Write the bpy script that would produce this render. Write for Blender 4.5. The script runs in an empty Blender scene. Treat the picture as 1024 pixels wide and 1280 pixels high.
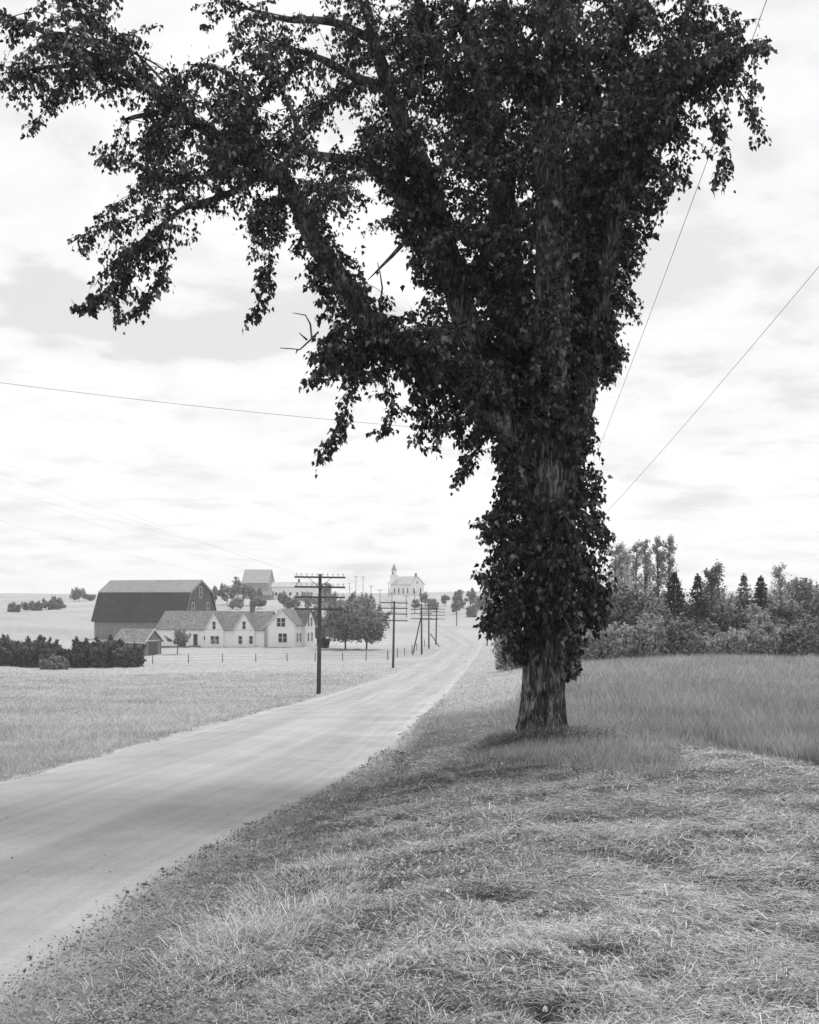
import bpy, math, random
import numpy as np
R = math.radians
C = bpy.context.scene.collection
rng = np.random.default_rng(7)
random.seed(7)
S = bpy.context.scene

# ------------------------------------------------------------------ camera
F = 1480.0                      # focal length in photograph pixels (1024 x 1280)
HY = 745.0                      # eye level row
cam_d = bpy.data.cameras.new("camera")
cam = bpy.data.objects.new("camera", cam_d); C.objects.link(cam)
cam.location = (0, 0, 0); cam.rotation_euler = (R(90), 0, 0)
cam_d.sensor_fit = 'VERTICAL'; cam_d.sensor_height = 254.0
cam_d.lens = 254.0 * F / 1280.0
cam_d.shift_x = 0.0; cam_d.shift_y = (HY - 640.0) / 1280.0
cam_d.clip_start = 0.1; cam_d.clip_end = 9000
S.camera = cam

# ------------------------------------------------------------------ world, sun, exposure
SUN_EL, SUN_AZ = 54.0, 18.0     # azimuth clockwise from +Y (view direction)
w = bpy.data.worlds.new("World"); S.world = w; w.use_nodes = True
nt = w.node_tree; nt.nodes.clear()
def N(nt, t, **kw):
    n = nt.nodes.new(t)
    for k, v in kw.items():
        setattr(n, k, v)
    return n
out = N(nt, 'ShaderNodeOutputWorld'); bg = N(nt, 'ShaderNodeBackground')
sky = N(nt, 'ShaderNodeTexSky', sky_type='NISHITA', sun_disc=False)
sky.sun_elevation = R(SUN_EL); sky.sun_rotation = R(SUN_AZ)
sky.air_density = 1.0; sky.dust_density = 3.0
bw = N(nt, 'ShaderNodeRGBToBW')
nt.links.new(sky.outputs[0], bw.inputs[0])
tc = N(nt, 'ShaderNodeTexCoord'); sep = N(nt, 'ShaderNodeSeparateXYZ')
nt.links.new(tc.outputs['Generated'], sep.inputs[0])
def M(nt, op, a, b=None, clamp=False):
    n = N(nt, 'ShaderNodeMath', operation=op, use_clamp=clamp)
    for i, v in enumerate((a, b)):
        if v is None: continue
        if isinstance(v, (int, float)): n.inputs[i].default_value = v
        else: nt.links.new(v, n.inputs[i])
    return n.outputs[0]
zz = M(nt, 'ADD', M(nt, 'MAXIMUM', sep.outputs[2], 0.0), 0.14)
cx = M(nt, 'DIVIDE', sep.outputs[0], zz); cy = M(nt, 'DIVIDE', sep.outputs[1], zz)
comb = N(nt, 'ShaderNodeCombineXYZ'); nt.links.new(cx, comb.inputs[0]); nt.links.new(cy, comb.inputs[1])
def noise(nt, vec, scale, detail=6, rough=0.55, dist=0.0):
    n = N(nt, 'ShaderNodeTexNoise'); n.inputs['Scale'].default_value = scale
    n.inputs['Detail'].default_value = detail; n.inputs['Roughness'].default_value = rough
    n.inputs['Distortion'].default_value = dist
    if vec is not None: nt.links.new(vec, n.inputs['Vector'])
    return n.outputs['Fac']
def ramp(nt, fac, pts):
    n = N(nt, 'ShaderNodeValToRGB'); e = n.color_ramp.elements
    while len(e) > 1: e.remove(e[-1])
    e[0].position = pts[0][0]; e[0].color = (pts[0][1],) * 3 + (1,)
    for p, v in pts[1:]:
        q = e.new(p); q.color = (v,) * 3 + (1,)
    nt.links.new(fac, n.inputs[0]); return n.outputs[0]
c1 = noise(nt, comb.outputs[0], 0.85, 9, 0.58, 0.35)
c2 = noise(nt, comb.outputs[0], 3.2, 6, 0.6, 0.3)
cc = M(nt, 'ADD', M(nt, 'MULTIPLY', c1, 0.75), M(nt, 'MULTIPLY', c2, 0.25))
cc = M(nt, 'ADD', cc, M(nt, 'MULTIPLY', M(nt, 'MAXIMUM', M(nt, 'SUBTRACT', .2, sep.outputs[2]), 0.0), .45))
def sq(a, c, k): d_ = M(nt, 'MULTIPLY', M(nt, 'SUBTRACT', a, c), k); return M(nt, 'MULTIPLY', d_, d_)
_g = M(nt, 'MAXIMUM', M(nt, 'SUBTRACT', 1.0, M(nt, 'ADD', sq(cx, -.50, 2.0), sq(cy, 2.62, 2.4))), 0.0)   # a break in the cloud, low on the left
cc = M(nt, 'SUBTRACT', cc, M(nt, 'MULTIPLY', _g, .105))
mask = ramp(nt, cc, [(0.42, 0.0), (0.465, 0.65), (0.55, 1.0)])
shade = ramp(nt, c2, [(0.34, 0.86), (0.46, .97), (0.6, 1.0)])
CLOUD, SKYS = 6.6, 0.115
cl = M(nt, 'MULTIPLY', shade, CLOUD)
mx = N(nt, 'ShaderNodeMix', data_type='FLOAT')
nt.links.new(mask, mx.inputs[0]); nt.links.new(M(nt, 'ADD', M(nt, 'MULTIPLY', bw.outputs[0], 0.08), 4.65), mx.inputs[2]); nt.links.new(cl, mx.inputs[3])
nt.links.new(mx.outputs[0], bg.inputs[0]); bg.inputs[1].default_value = SKYS * 0.55
nt.links.new(bg.outputs[0], out.inputs[0])

sd = bpy.data.lights.new("sun", 'SUN'); sd.energy = 1.5; sd.angle = R(24.0); sd.color = (1, 1, 1)
sun = bpy.data.objects.new("sun", sd); C.objects.link(sun)
sun.rotation_euler = (R(90 - SUN_EL), 0, R(180 - SUN_AZ))
vs = S.view_settings; S.display_settings.display_device = 'sRGB'
vs.view_transform = 'Standard'; vs.look = 'None'; vs.gamma = 1; vs.use_curve_mapping = False
vs.exposure = 1.32
try: S.cycles.transparent_max_bounces = 8; S.cycles.max_bounces = 6; S.cycles.volume_bounces = 0
except Exception: pass

# ------------------------------------------------------------------ helpers
def new_mat(name):
    m = bpy.data.materials.new(name); m.use_nodes = True
    return m, m.node_tree, m.node_tree.nodes['Principled BSDF']
def gmat(name, lo, hi, scale=3.0, rough=0.9, bump=0.0, bscale=None, stretch=(1, 1, 1), island=0.0, detail=8, spec=0.2, mid=None, lo2=0.3, hi2=0.7, big=None):
    """grey procedural material: noise between two reflectances, plus bump"""
    m, t, b = new_mat(name)
    tcn = N(t, 'ShaderNodeTexCoord'); mp = N(t, 'ShaderNodeMapping'); mp.inputs['Scale'].default_value = stretch
    t.links.new(tcn.outputs['Object'], mp.inputs[0])
    f = noise(t, mp.outputs[0], scale, detail, 0.6)
    col = ramp(t, f, [(lo2, lo), (hi2, hi)])
    cur = col
    if big:
        f2 = noise(t, tcn.outputs['Object'], big[0], 5, 0.55)
        g = ramp(t, f2, [(0.3, big[1]), (0.7, big[2])])
        mm = N(t, 'ShaderNodeMix', data_type='RGBA', blend_type='MULTIPLY'); mm.inputs[0].default_value = 1
        t.links.new(cur, mm.inputs[6]); t.links.new(g, mm.inputs[7]); cur = mm.outputs[2]
    if island:
        ge = N(t, 'ShaderNodeNewGeometry')
        g = ramp(t, ge.outputs['Random Per Island'], [(0.0, 1 - island), (1.0, 1 + island)])
        mm = N(t, 'ShaderNodeMix', data_type='RGBA', blend_type='MULTIPLY'); mm.inputs[0].default_value = 1
        t.links.new(cur, mm.inputs[6]); t.links.new(g, mm.inputs[7]); cur = mm.outputs[2]
    t.links.new(cur, b.inputs['Base Color'])
    b.inputs['Roughness'].default_value = rough; b.inputs['Specular IOR Level'].default_value = spec
    if bump:
        bp = N(t, 'ShaderNodeBump'); bp.inputs['Strength'].default_value = bump; bp.inputs['Distance'].default_value = 0.05
        fb = noise(t, mp.outputs[0], bscale or scale, 8, 0.65); t.links.new(fb, bp.inputs['Height'])
        t.links.new(bp.outputs[0], b.inputs['Normal'])
    return m
def leaf_mat(name, lo, hi, trans=0.35, rough=0.6, spec=0.25, pts=None, patch=None):
    m, t, b = new_mat(name)
    ge = N(t, 'ShaderNodeNewGeometry')
    col = ramp(t, ge.outputs['Random Per Island'], pts or [(0.0, lo), (1.0, hi)])
    if patch:
        tcn = N(t, 'ShaderNodeTexCoord'); f2 = noise(t, tcn.outputs['Object'], patch[0], 5, .6); g = ramp(t, f2, [(.32, patch[1]), (.68, patch[2])])
        mm = N(t, 'ShaderNodeMix', data_type='RGBA', blend_type='MULTIPLY'); mm.inputs[0].default_value = 1
        t.links.new(col, mm.inputs[6]); t.links.new(g, mm.inputs[7]); col = mm.outputs[2]
    t.links.new(col, b.inputs['Base Color']); b.inputs['Roughness'].default_value = rough
    b.inputs['Specular IOR Level'].default_value = spec
    tr = N(t, 'ShaderNodeBsdfTranslucent'); t.links.new(col, tr.inputs[0])
    mi = N(t, 'ShaderNodeMixShader'); mi.inputs[0].default_value = trans
    t.links.new(b.outputs[0], mi.inputs[1]); t.links.new(tr.outputs[0], mi.inputs[2])
    t.links.new(mi.outputs[0], t.nodes['Material Output'].inputs[0])
    return m

def mesh_np(name, V, faces_list, mat, parent=None, smooth=False):
    """V (n,3); faces_list: list of int arrays (m,k)"""
    V = np.asarray(V, dtype=np.float32)
    me = bpy.data.meshes.new(name)
    me.vertices.add(len(V)); me.vertices.foreach_set('co', V.ravel())
    loops = np.concatenate([f.ravel() for f in faces_list]).astype(np.int32)
    tot = np.concatenate([np.full(len(f), f.shape[1], dtype=np.int32) for f in faces_list])
    st = np.concatenate([[0], np.cumsum(tot)[:-1]]).astype(np.int32)
    me.loops.add(len(loops)); me.loops.foreach_set('vertex_index', loops)
    me.polygons.add(len(tot)); me.polygons.foreach_set('loop_start', st)
    try: me.polygons.foreach_set('loop_total', tot)
    except Exception: pass
    me.update(calc_edges=True); me.validate()
    if smooth: me.polygons.foreach_set('use_smooth', np.ones(len(me.polygons), dtype=bool))
    if mat: me.materials.append(mat)
    o = bpy.data.objects.new(name, me); C.objects.link(o)
    if parent: o.parent = parent
    return o
class MB:
    """collects polygons into one mesh"""
    def __init__(s): s.v = []; s.f = []
    def add(s, vs, fs):
        b = len(s.v); s.v += [tuple(map(float, p)) for p in vs]; s.f += [tuple(b + i for i in f) for f in fs]; return s
    def box(s, x0, x1, y0, y1, z0, z1):
        return s.add([(x0,y0,z0),(x1,y0,z0),(x1,y1,z0),(x0,y1,z0),(x0,y0,z1),(x1,y0,z1),(x1,y1,z1),(x0,y1,z1)],
                     [(0,3,2,1),(4,5,6,7),(0,1,5,4),(1,2,6,5),(2,3,7,6),(3,0,4,7)])
    def slab(s, quad, n, t):
        """a plate: quad corners and thickness t along n"""
        q = [np.array(p, float) for p in quad]; n = np.array(n, float); n /= np.linalg.norm(n)
        k = len(q); vs = q + [p + n * t for p in q]
        fs = [tuple(range(k))[::-1], tuple(range(k, 2 * k))] + [(i, (i+1) % k, k + (i+1) % k, k + i) for i in range(k)]
        return s.add(vs, fs)
    def tube(s, pts, rad, sides=8, cap=True):
        P = np.array(pts, float); n = len(P)
        rad = np.broadcast_to(np.array(rad, float), (n,))
        V, Fq = tube_np(P, rad, sides)
        fs = [tuple(f) for f in Fq]
        if cap: fs += [tuple(range(sides))[::-1], tuple((n - 1) * sides + i for i in range(sides))]
        return s.add(V, fs)
    def build(s, name, mat, parent=None, smooth=False):
        me = bpy.data.meshes.new(name); me.from_pydata(s.v, [], s.f); me.update()
        if smooth:
            for p in me.polygons: p.use_smooth = True
        me.materials.append(mat)
        o = bpy.data.objects.new(name, me); C.objects.link(o)
        if parent: o.parent = parent
        return o
def tube_np(P, rad, sides):
    n = len(P); T = np.gradient(P, axis=0); T /= np.linalg.norm(T, axis=1)[:, None] + 1e-9
    ref = np.array([0, 1, 0.0]) if abs(T[:, 1]).mean() < 0.8 else np.array([1.0, 0, 0])
    A = np.cross(T, ref); A /= np.linalg.norm(A, axis=1)[:, None] + 1e-9; B = np.cross(T, A)
    th = np.arange(sides) / sides * 2 * np.pi
    V = P[:, None, :] + rad[:, None, None] * (np.cos(th)[None, :, None] * A[:, None, :] + np.sin(th)[None, :, None] * B[:, None, :])
    i = np.arange(n - 1)[:, None] * sides; j = np.arange(sides)[None, :]; j2 = (j + 1) % sides
    Fq = np.stack([i + j, i + j2, i + sides + j2, i + sides + j], -1).reshape(-1, 4)
    return V.reshape(-1, 3), Fq
def tubes_mesh(name, items, mat, parent=None):
    Vs, Fs, b = [], [], 0
    for P, r, s_ in items:
        V, Fq = tube_np(np.asarray(P, float), np.asarray(r, float), s_); Vs.append(V); Fs.append(Fq + b); b += len(V)
    return mesh_np(name, np.concatenate(Vs), [np.concatenate(Fs)], mat, parent, smooth=True)
def empty(name, loc, rz=0):
    o = bpy.data.objects.new(name, None); C.objects.link(o); o.location = loc; o.rotation_euler = (0, 0, rz)
    o.empty_display_size = 0.3; return o
def tag(o, label=None, cat=None, group=None, kind=None):
    if label: o['label'] = label
    if cat: o['category'] = cat
    if group: o['group'] = group
    if kind: o['kind'] = kind
    return o
def smooth_path(P, n):
    P = np.asarray(P, float); d = np.r_[0, np.cumsum(np.linalg.norm(np.diff(P[:, :3], axis=0), axis=1))]
    t = np.linspace(0, d[-1], n); m = np.gradient(P, d, axis=0) if len(P) > 2 else None
    if m is None: return np.stack([np.interp(t, d, P[:, k]) for k in range(P.shape[1])], 1)
    i = np.clip(np.searchsorted(d, t, side='right') - 1, 0, len(P) - 2); h = (d[i+1] - d[i]); s = ((t - d[i]) / h)[:, None]; h = h[:, None]
    return (2*s**3-3*s**2+1)*P[i] + (s**3-2*s**2+s)*h*m[i] + (-2*s**3+3*s**2)*P[i+1] + (s**3-s**2)*h*m[i+1]
def fbm(x, y, seed=0, oct_=4, f=1.0):
    r = np.random.default_rng(seed); o = 0; a = 1.0
    for k in range(oct_):
        for q in range(3):
            th = r.uniform(0, 6.28); ph = r.uniform(0, 6.28)
            o = o + a * np.sin((np.cos(th) * x + np.sin(th) * y) * f * r.uniform(.7, 1.4) + ph + 1.3 * np.sin(f * .6 * (x * np.sin(th) - y * np.cos(th)) + ph * 2))
        f *= 2.1; a *= 0.5
    return o / 4.0
def ipoly(x, y, poly):
    x = np.asarray(x); y = np.asarray(y); c = np.zeros(x.shape, bool); n = len(poly); j = n - 1
    for i in range(n):
        xi, yi = poly[i]; xj, yj = poly[j]
        if yi != yj:
            c ^= ((yi > y) != (yj > y)) & (x < (xj - xi) * (y - yi) / (yj - yi) + xi)
        j = i
    return c

# ------------------------------------------------------------------ terrain
ROAD = np.array([  # D, left edge X, right edge X
 (-60,-7.4,-3.6),(-12,-7.0,-2.7),(3,-6.6,-2.05),(7,-6.35,-1.98),(9.3,-6.25,-1.9),(11.6,-6.15,-1.68),(15,-6.1,-1.2),(20.8,-6.0,-.6),(31,-5.9,0.0),(46.5,-5.65,.85),(69,-5.1,2.1),
 (92,-3.7,3.6),(122,-1.1,5.8),(160,2.1,8.9),(190,4.8,11.6),(215,6.9,13.3),(235,6.6,12.9),(255,5.2,11.6),(275,3.9,10.2),(315,1.2,7.6),(355,-2.4,3.8),(420,-5.6,0.6),(500,-9.9,-3.7),(560,-16,-9.8),(640,-25,-18.5)], float)
def road_edges(D):
    return np.interp(D, ROAD[:, 0], ROAD[:, 1]), np.interp(D, ROAD[:, 0], ROAD[:, 2])
CP = []
for D in (2.5, 4, 7, 10, 15, 20.8, 31, 46.5, 69):
    l, r = road_edges(D); z = -1.7 - .06 * D
    CP += [(l - .4, D, z), ((l + r) / 2, D, z + .06), (r + .1, D, z)]
for D, z in ((92,-6.8),(122,-7.8),(160,-8.35),(190,-8.6),(215,-8.7),(235,-8.6),(255,-8.3),(275,-7.8),(315,-7.3),(355,-6.6),(420,-4.9),(500,-1.7),(560,1.0),(640,1.2)):
    l, r = road_edges(D); CP += [(l, D, z), (r, D, z)]
CP += [(-.6,2.5,-1.68),(1,2.5,-1.6),(.0,4.8,-1.72),(1.7,4.8,-1.70),(3.4,4.8,-1.72),(0.3,8,-1.86),(2,8,-1.85),(4,8,-1.86),(.6,12,-2.1),(3,12,-2.05),(6,12,-2.1),
 (1.0,16,-2.36),(4,16,-2.28),(7,16,-2.35),(2.35,21,-2.56),(1.2,21,-2.72),(6,22,-2.75),(9,22,-2.75),(1.9,31,-3.3),(10,30,-3.1),(2.6,46,-4.1),(6.2,46,-3.52),(20,60,-3.9),(9,66,-4.4),(28,85,-4.4),(12,85,-4.9),(8.5,92,-5.8),
 (45,150,-5),(20,150,-6.5),(14,122,-6.9),(25,200,-7.3),(17,250,-8.9),(21,330,-7.6),(25,430,-4.2),(18,560,1.3),(60,560,1.6),(60,400,-4),(150,400,-1),(200,560,3),(90,250,-5),
 (-9,30,-3.6),(-14,40,-4.3),(-20,60,-5.3),(-12,95,-6.9),(-30,95,-6.9),(-41,125,-8.0),(-15,125,-8.0),(-47,150,-9.1),(-20,157,-8.75),(-6,157,-8.6),(-48,195,-9.3),(-34,205,-9.0),(-20,206,-8.8),(-11.4,205,-9.0),(-2,205,-9.1),
 (-62,250,-9.4),(-70,230,-8.9),(-101,330,-5.6),(-150,480,-2.3),(-180,570,0.2),(-47,330,-4.7),(-26,340,-4.6),(-62,430,-1.6),(-60,545,1.2),(-30,545,1.2),(-100,545,0.6),(-30,260,-8.4),(-8,260,-8.6),
 (-200,900,-1),(0,900,-1),(200,900,0),(-400,1700,-9),(0,1700,-9),(400,1700,-9)]
CP = np.array(CP, float)
def uv(x, y):
    D = np.maximum(y, 2.0); return np.stack([3.0 * np.clip(x / D, -.9, .9), np.log(D)], -1)
def _phi(r2): return 0.5 * r2 * np.log(r2 + 1e-12)
_c = uv(CP[:, 0], CP[:, 1]); _n = len(_c)
# relative height: divide by distance so near detail keeps its accuracy
_K = _phi(((_c[:, None] - _c[None]) ** 2).sum(-1)) + 0.002 * np.eye(_n)
_P = np.c_[np.ones(_n), _c]; _A = np.block([[_K, _P], [_P.T, np.zeros((3, 3))]])
_w = np.linalg.solve(_A, np.r_[CP[:, 2] / np.maximum(CP[:, 1], 2), np.zeros(3)])
def zbase(x, y):
    x = np.atleast_1d(np.asarray(x, float)); y = np.atleast_1d(np.asarray(y, float)); sh = x.shape
    q = uv(x.ravel(), y.ravel()); o = np.empty(len(q))
    for i in range(0, len(q), 40000):
        c = q[i:i+40000]; o[i:i+40000] = _phi(((c[:, None] - _c[None]) ** 2).sum(-1)) @ _w[:_n] + _w[_n] + c @ _w[_n+1:]
    return (o * np.maximum(y.ravel(), 2.0)).reshape(sh)
HOLLOWS = [(-.78, 8.1, .22, .12), (-.9, 8.7, .3, -.1), (.42, 7.6, .2, .12), (-.2, 7.6, .16, .11), (.5, 6.9, .2, .1), (1.05, 14.5, .35, .12), (1.6, 8.3, .22, .1), (2.1, 6.6, .25, .1), (1.4, 10.2, .3, .1), (-.3, 9.6, .25, .1), (2.6, 9.4, .3, .1), (.9, 5.6, .2, .09)]
_h = np.random.default_rng(5)
for _k in range(46):
    _D = float(np.exp(_h.uniform(np.log(4.6), np.log(17)))); HOLLOWS.append((float(_h.uniform(-.9 + .02 * _D, .36 * _D)), _D, float(_h.uniform(.06, .2)), float(_h.uniform(.05, .11))))
def road_in(x, y):
    """signed distance inside the road (positive inside)"""
    l, r = road_edges(y); return np.minimum(x - l, r - x)
def zg(x, y):
    x = np.atleast_1d(np.asarray(x, float)); y = np.atleast_1d(np.asarray(y, float))
    z = zbase(x, y); d = road_in(x, y)
    off = np.clip(-d / 1.2, 0, 1)
    amp = np.clip((60 - y) / 40, 0, 1) * .035 + np.clip((y - 20) / 200, 0, 1) * .12
    z = z + off * amp * fbm(x, y, 3, 3, 1.5 if True else 1) + off * np.clip((30 - y) / 20, 0, 1) * .045 * fbm(x, y, 5, 3, 4.0)
    for hx, hy, hr, hd in HOLLOWS: z = z - hd * np.exp(-(((x - hx) / hr) ** 2 + ((y - hy) / (hr * .7)) ** 2))
    carve = np.clip(d / .3, 0, 1) * (.03 + .0012 * np.maximum(y, 0))
    return z - carve
def z1(x, y): return float(zg(x, y)[0])
def at(px, py, dmin=2.5, dmax=900):
    """where the sight line through a photograph pixel meets the ground"""
    D = np.exp(np.linspace(np.log(dmin), np.log(dmax), 1500)); X = (px - 512) / F * D; Z = (HY - py) / F * D
    g = zg(X, D) - Z; k = np.where((g[:-1] < 0) & (g[1:] >= 0))[0]
    if len(k) == 0: k = [len(D) - 2]
    return X[k[0]], D[k[0]], float(zg(X[k[0]], D[k[0]])[0])
def W(px, py, D): return np.array([(px - 512) / F * D, D, (HY - py) / F * D])

us = np.r_[np.linspace(-1.6, -.42, 26)[:-1], np.linspace(-.42, .42, 520), np.linspace(.42, 1.6, 26)[1:]]
Ds = np.r_[-60, -30, -12, -5, -1, 1.0, 2.0, np.exp(np.linspace(np.log(2.6), np.log(1700), 460))]
UU, DD = np.meshgrid(us, Ds); scl = np.where(DD < 8, np.maximum(8, 8 + np.abs(DD - 8) * .6), DD)
GX = UU * scl; GZ = zg(GX.ravel(), DD.ravel()).reshape(GX.shape)
nr, nc = GX.shape; idx = np.arange(nr * nc).reshape(nr, nc)
GF = np.stack([idx[:-1, :-1], idx[:-1, 1:], idx[1:, 1:], idx[1:, :-1]], -1).reshape(-1, 4)
M_ground = gmat('ground_grass', .25, .38, 1.2, .95, .5, 9.0, island=0, big=(.03, .82, 1.12))
_t = M_ground.node_tree; _b = _t.nodes['Principled BSDF']; _l = _b.inputs['Base Color'].links[0].from_socket
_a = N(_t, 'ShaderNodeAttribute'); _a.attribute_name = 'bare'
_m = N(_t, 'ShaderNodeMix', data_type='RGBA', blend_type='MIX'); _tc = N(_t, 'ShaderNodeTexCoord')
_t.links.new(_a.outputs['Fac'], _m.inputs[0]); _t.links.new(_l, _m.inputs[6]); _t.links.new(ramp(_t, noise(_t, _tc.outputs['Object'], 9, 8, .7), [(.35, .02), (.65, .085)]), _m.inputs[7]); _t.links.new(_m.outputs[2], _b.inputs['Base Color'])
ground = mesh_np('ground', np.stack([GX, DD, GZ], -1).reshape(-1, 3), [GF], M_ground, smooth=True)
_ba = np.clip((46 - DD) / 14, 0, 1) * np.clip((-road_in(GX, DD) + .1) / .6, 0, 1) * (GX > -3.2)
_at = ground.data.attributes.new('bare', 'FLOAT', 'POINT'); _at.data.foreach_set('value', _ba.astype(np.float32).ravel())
tag(ground, kind='structure')

# road
st = np.r_[-60, -30, -12, -5, 0, np.exp(np.linspace(np.log(2.6), np.log(640), 520))]
nl = 25; tt = np.linspace(0, 1, nl)
L_, R_ = road_edges(st)
L_ = L_ + .12 * fbm(st, st * 0, 11, 3, 1.1) * np.clip(st / 8, .6, 3); R_ = R_ + .12 * fbm(st, st * 0, 12, 3, 1.3) * np.clip(st / 8, .6, 3)
L0_, R0_ = road_edges(st); ew_ = np.abs(tt * 2 - 1) ** 8
RX = (L0_[:, None] * (1 - tt) + R0_[:, None] * tt) * (1 - ew_) + (L_[:, None] * (1 - tt) + R_[:, None] * tt) * ew_; RY = np.repeat(st[:, None], nl, 1)
RZ = zbase(RX.ravel(), RY.ravel()).reshape(RX.shape)
edge = np.minimum(tt, 1 - tt)[None, :]
RZ = RZ + np.where(edge < 1e-6, -.012 - .0006*np.maximum(RY,0), .010) + .03 * np.sin(np.pi * tt)[None, :] - .018 * (np.exp(-((tt - .33) / .07) ** 2) + np.exp(-((tt - .66) / .07) ** 2))[None, :] + .006 * fbm(RX, RY * .3, 8, 3, 3)
ix = np.arange(RX.size).reshape(RX.shape)
RF = np.stack([ix[:-1, :-1], ix[:-1, 1:], ix[1:, 1:], ix[1:, :-1]], -1).reshape(-1, 4)
# road material: packed dirt with streaks that run with the wheel tracks
M_road, t, b = new_mat('dirt_road')
at_ = N(t, 'ShaderNodeAttribute'); at_.attribute_name = 'lane'
mp = N(t, 'ShaderNodeMapping'); mp.inputs['Scale'].default_value = (20, .05, 1); t.links.new(at_.outputs['Vector'], mp.inputs[0])
tcn = N(t, 'ShaderNodeTexCoord')
f1 = noise(t, mp.outputs[0], 1.0, 6, .6); f2 = noise(t, tcn.outputs['Object'], .45, 9, .72); f3 = noise(t, tcn.outputs['Object'], 22, 10, .85)
v = M(t, 'ADD', M(t, 'ADD', M(t, 'MULTIPLY', f1, .30), M(t, 'MULTIPLY', f2, .36)), M(t, 'MULTIPLY', f3, .34))
col = ramp(t, v, [(.36, .20), (.48, .30), (.60, .38)])
sepl = N(t, 'ShaderNodeSeparateXYZ'); t.links.new(at_.outputs['Vector'], sepl.inputs[0])
eg = M(t, 'ABSOLUTE', M(t, 'SUBTRACT', sepl.outputs[0], .5))
egr = ramp(t, M(t, 'ADD', eg, M(t, 'MULTIPLY', M(t, 'SUBTRACT', f2, .5), .15)), [(.0, 1.04), (.10, 1.02), (.19, .90), (.28, .98), (.38, 1.0), (.46, 1.14)])
mm = N(t, 'ShaderNodeMix', data_type='RGBA', blend_type='MULTIPLY'); mm.inputs[0].default_value = 1
t.links.new(col, mm.inputs[6]); t.links.new(egr, mm.inputs[7]); t.links.new(mm.outputs[2], b.inputs['Base Color'])
b.inputs['Roughness'].default_value = .95; b.inputs['Specular IOR Level'].default_value = .1
bp = N(t, 'ShaderNodeBump'); bp.inputs['Strength'].default_value = .8; bp.inputs['Distance'].default_value = .03
t.links.new(M(t, 'ADD', M(t, 'MULTIPLY', f1, .8), M(t, 'MULTIPLY', f3, .6)), bp.inputs['Height']); t.links.new(bp.outputs[0], b.inputs['Normal'])
road = mesh_np('road', np.stack([RX, RY, RZ], -1).reshape(-1, 3), [RF], M_road, smooth=True)
la = road.data.attributes.new('lane', 'FLOAT_VECTOR', 'POINT')
la.data.foreach_set('vector', np.stack([np.repeat(tt[None, :], len(st), 0), RY, RY * 0], -1).astype(np.float32).ravel())
tag(road, kind='structure')

def bald(x, y):
    """chance that grass grows: low inside the dark hollows"""
    k = np.ones(len(x))
    for hx, hy, hr, hd in HOLLOWS:
        if hd > 0: k *= 1 - .93 * np.exp(-(((x - hx) / (hr * .8)) ** 2 + ((y - hy) / (hr * .6)) ** 2) ** 2)
    return k
# ------------------------------------------------------------------ leaves and blades (vectorised)
def norm(a): return a / (np.linalg.norm(a, axis=-1, keepdims=True) + 1e-9)
LEAF_V = np.array([(0,0,0),(-.40,.36,.10),(-.24,.62,.02),(0,1.08,-.05),(.24,.62,.02),(.40,.36,.10)])
LEAF_F = np.array([(0,2,1),(0,3,2),(0,4,3),(0,5,4)])
RH_V = np.array([(0,0,0),(-.42,.45,.08),(0,1,0),(.42,.55,.08)]); RH_F = np.array([(0,2,1),(0,3,2)])
def leaves_np(P, A, Nn, size, TV=LEAF_V, TF=LEAF_F):
    n = len(P); A = norm(A); B = norm(np.cross(A, Nn)); Cc = np.cross(B, A)
    size = np.broadcast_to(size, (n,))[:, None, None]
    V = P[:, None, :] + size * (TV[None, :, 0:1] * B[:, None] + TV[None, :, 1:2] * A[:, None] + TV[None, :, 2:3] * Cc[:, None])
    Fc = (np.arange(n)[:, None, None] * len(TV) + TF[None]).reshape(-1, 3)
    return V.reshape(-1, 3), Fc
def blades_np(P, h, wd, lean, az, curl=.5):
    """grass blades: base P, height h, width wd, lean (0 upright, 1 flat), azimuth"""
    n = len(P); d = np.stack([np.cos(az), np.sin(az), np.zeros(n)], -1); s = np.stack([-np.sin(az), np.cos(az), np.zeros(n)], -1)
    tw = rng.uniform(0, np.pi, n); side = norm(s * np.cos(tw)[:, None] + d * np.sin(tw)[:, None] * .7 + np.array([0, 0, .0]))
    up = np.array([0, 0, 1.0])
    def pt(tv):
        a = lean + curl * tv; hx = np.sin(np.clip(a, 0, 1.62)) ; hz = np.cos(np.clip(a, 0, 1.62))
        return d * (hx * h * tv)[:, None] + up * (hz * h * tv)[:, None]
    p1 = P + pt(np.full(n, .5)); p2 = P + pt(np.ones(n)); w_ = (wd / 2)[:, None] * side
    V = np.stack([P - w_, P + w_, p1 - w_ * .8, p1 + w_ * .8, p2], 1).reshape(-1, 3)
    b_ = np.arange(n)[:, None] * 5
    return V, (b_ + np.array([0, 1, 3, 2])), (b_ + np.array([2, 3, 4]))
def blade_mesh(name, P, h, wd, lean, az, mat, curl=.5):
    V, q, t_ = blades_np(P, h, wd, lean, az, curl); return mesh_np(name, V, [q, t_], mat)
def scatter(n, D0, D1, u0=-.42, u1=.42, p=0.0):
    """near-dense scatter over the ground"""
    D = np.exp(rng.uniform(np.log(D0), np.log(D1), n)); u = rng.uniform(u0, u1, n); return u * D, D

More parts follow.
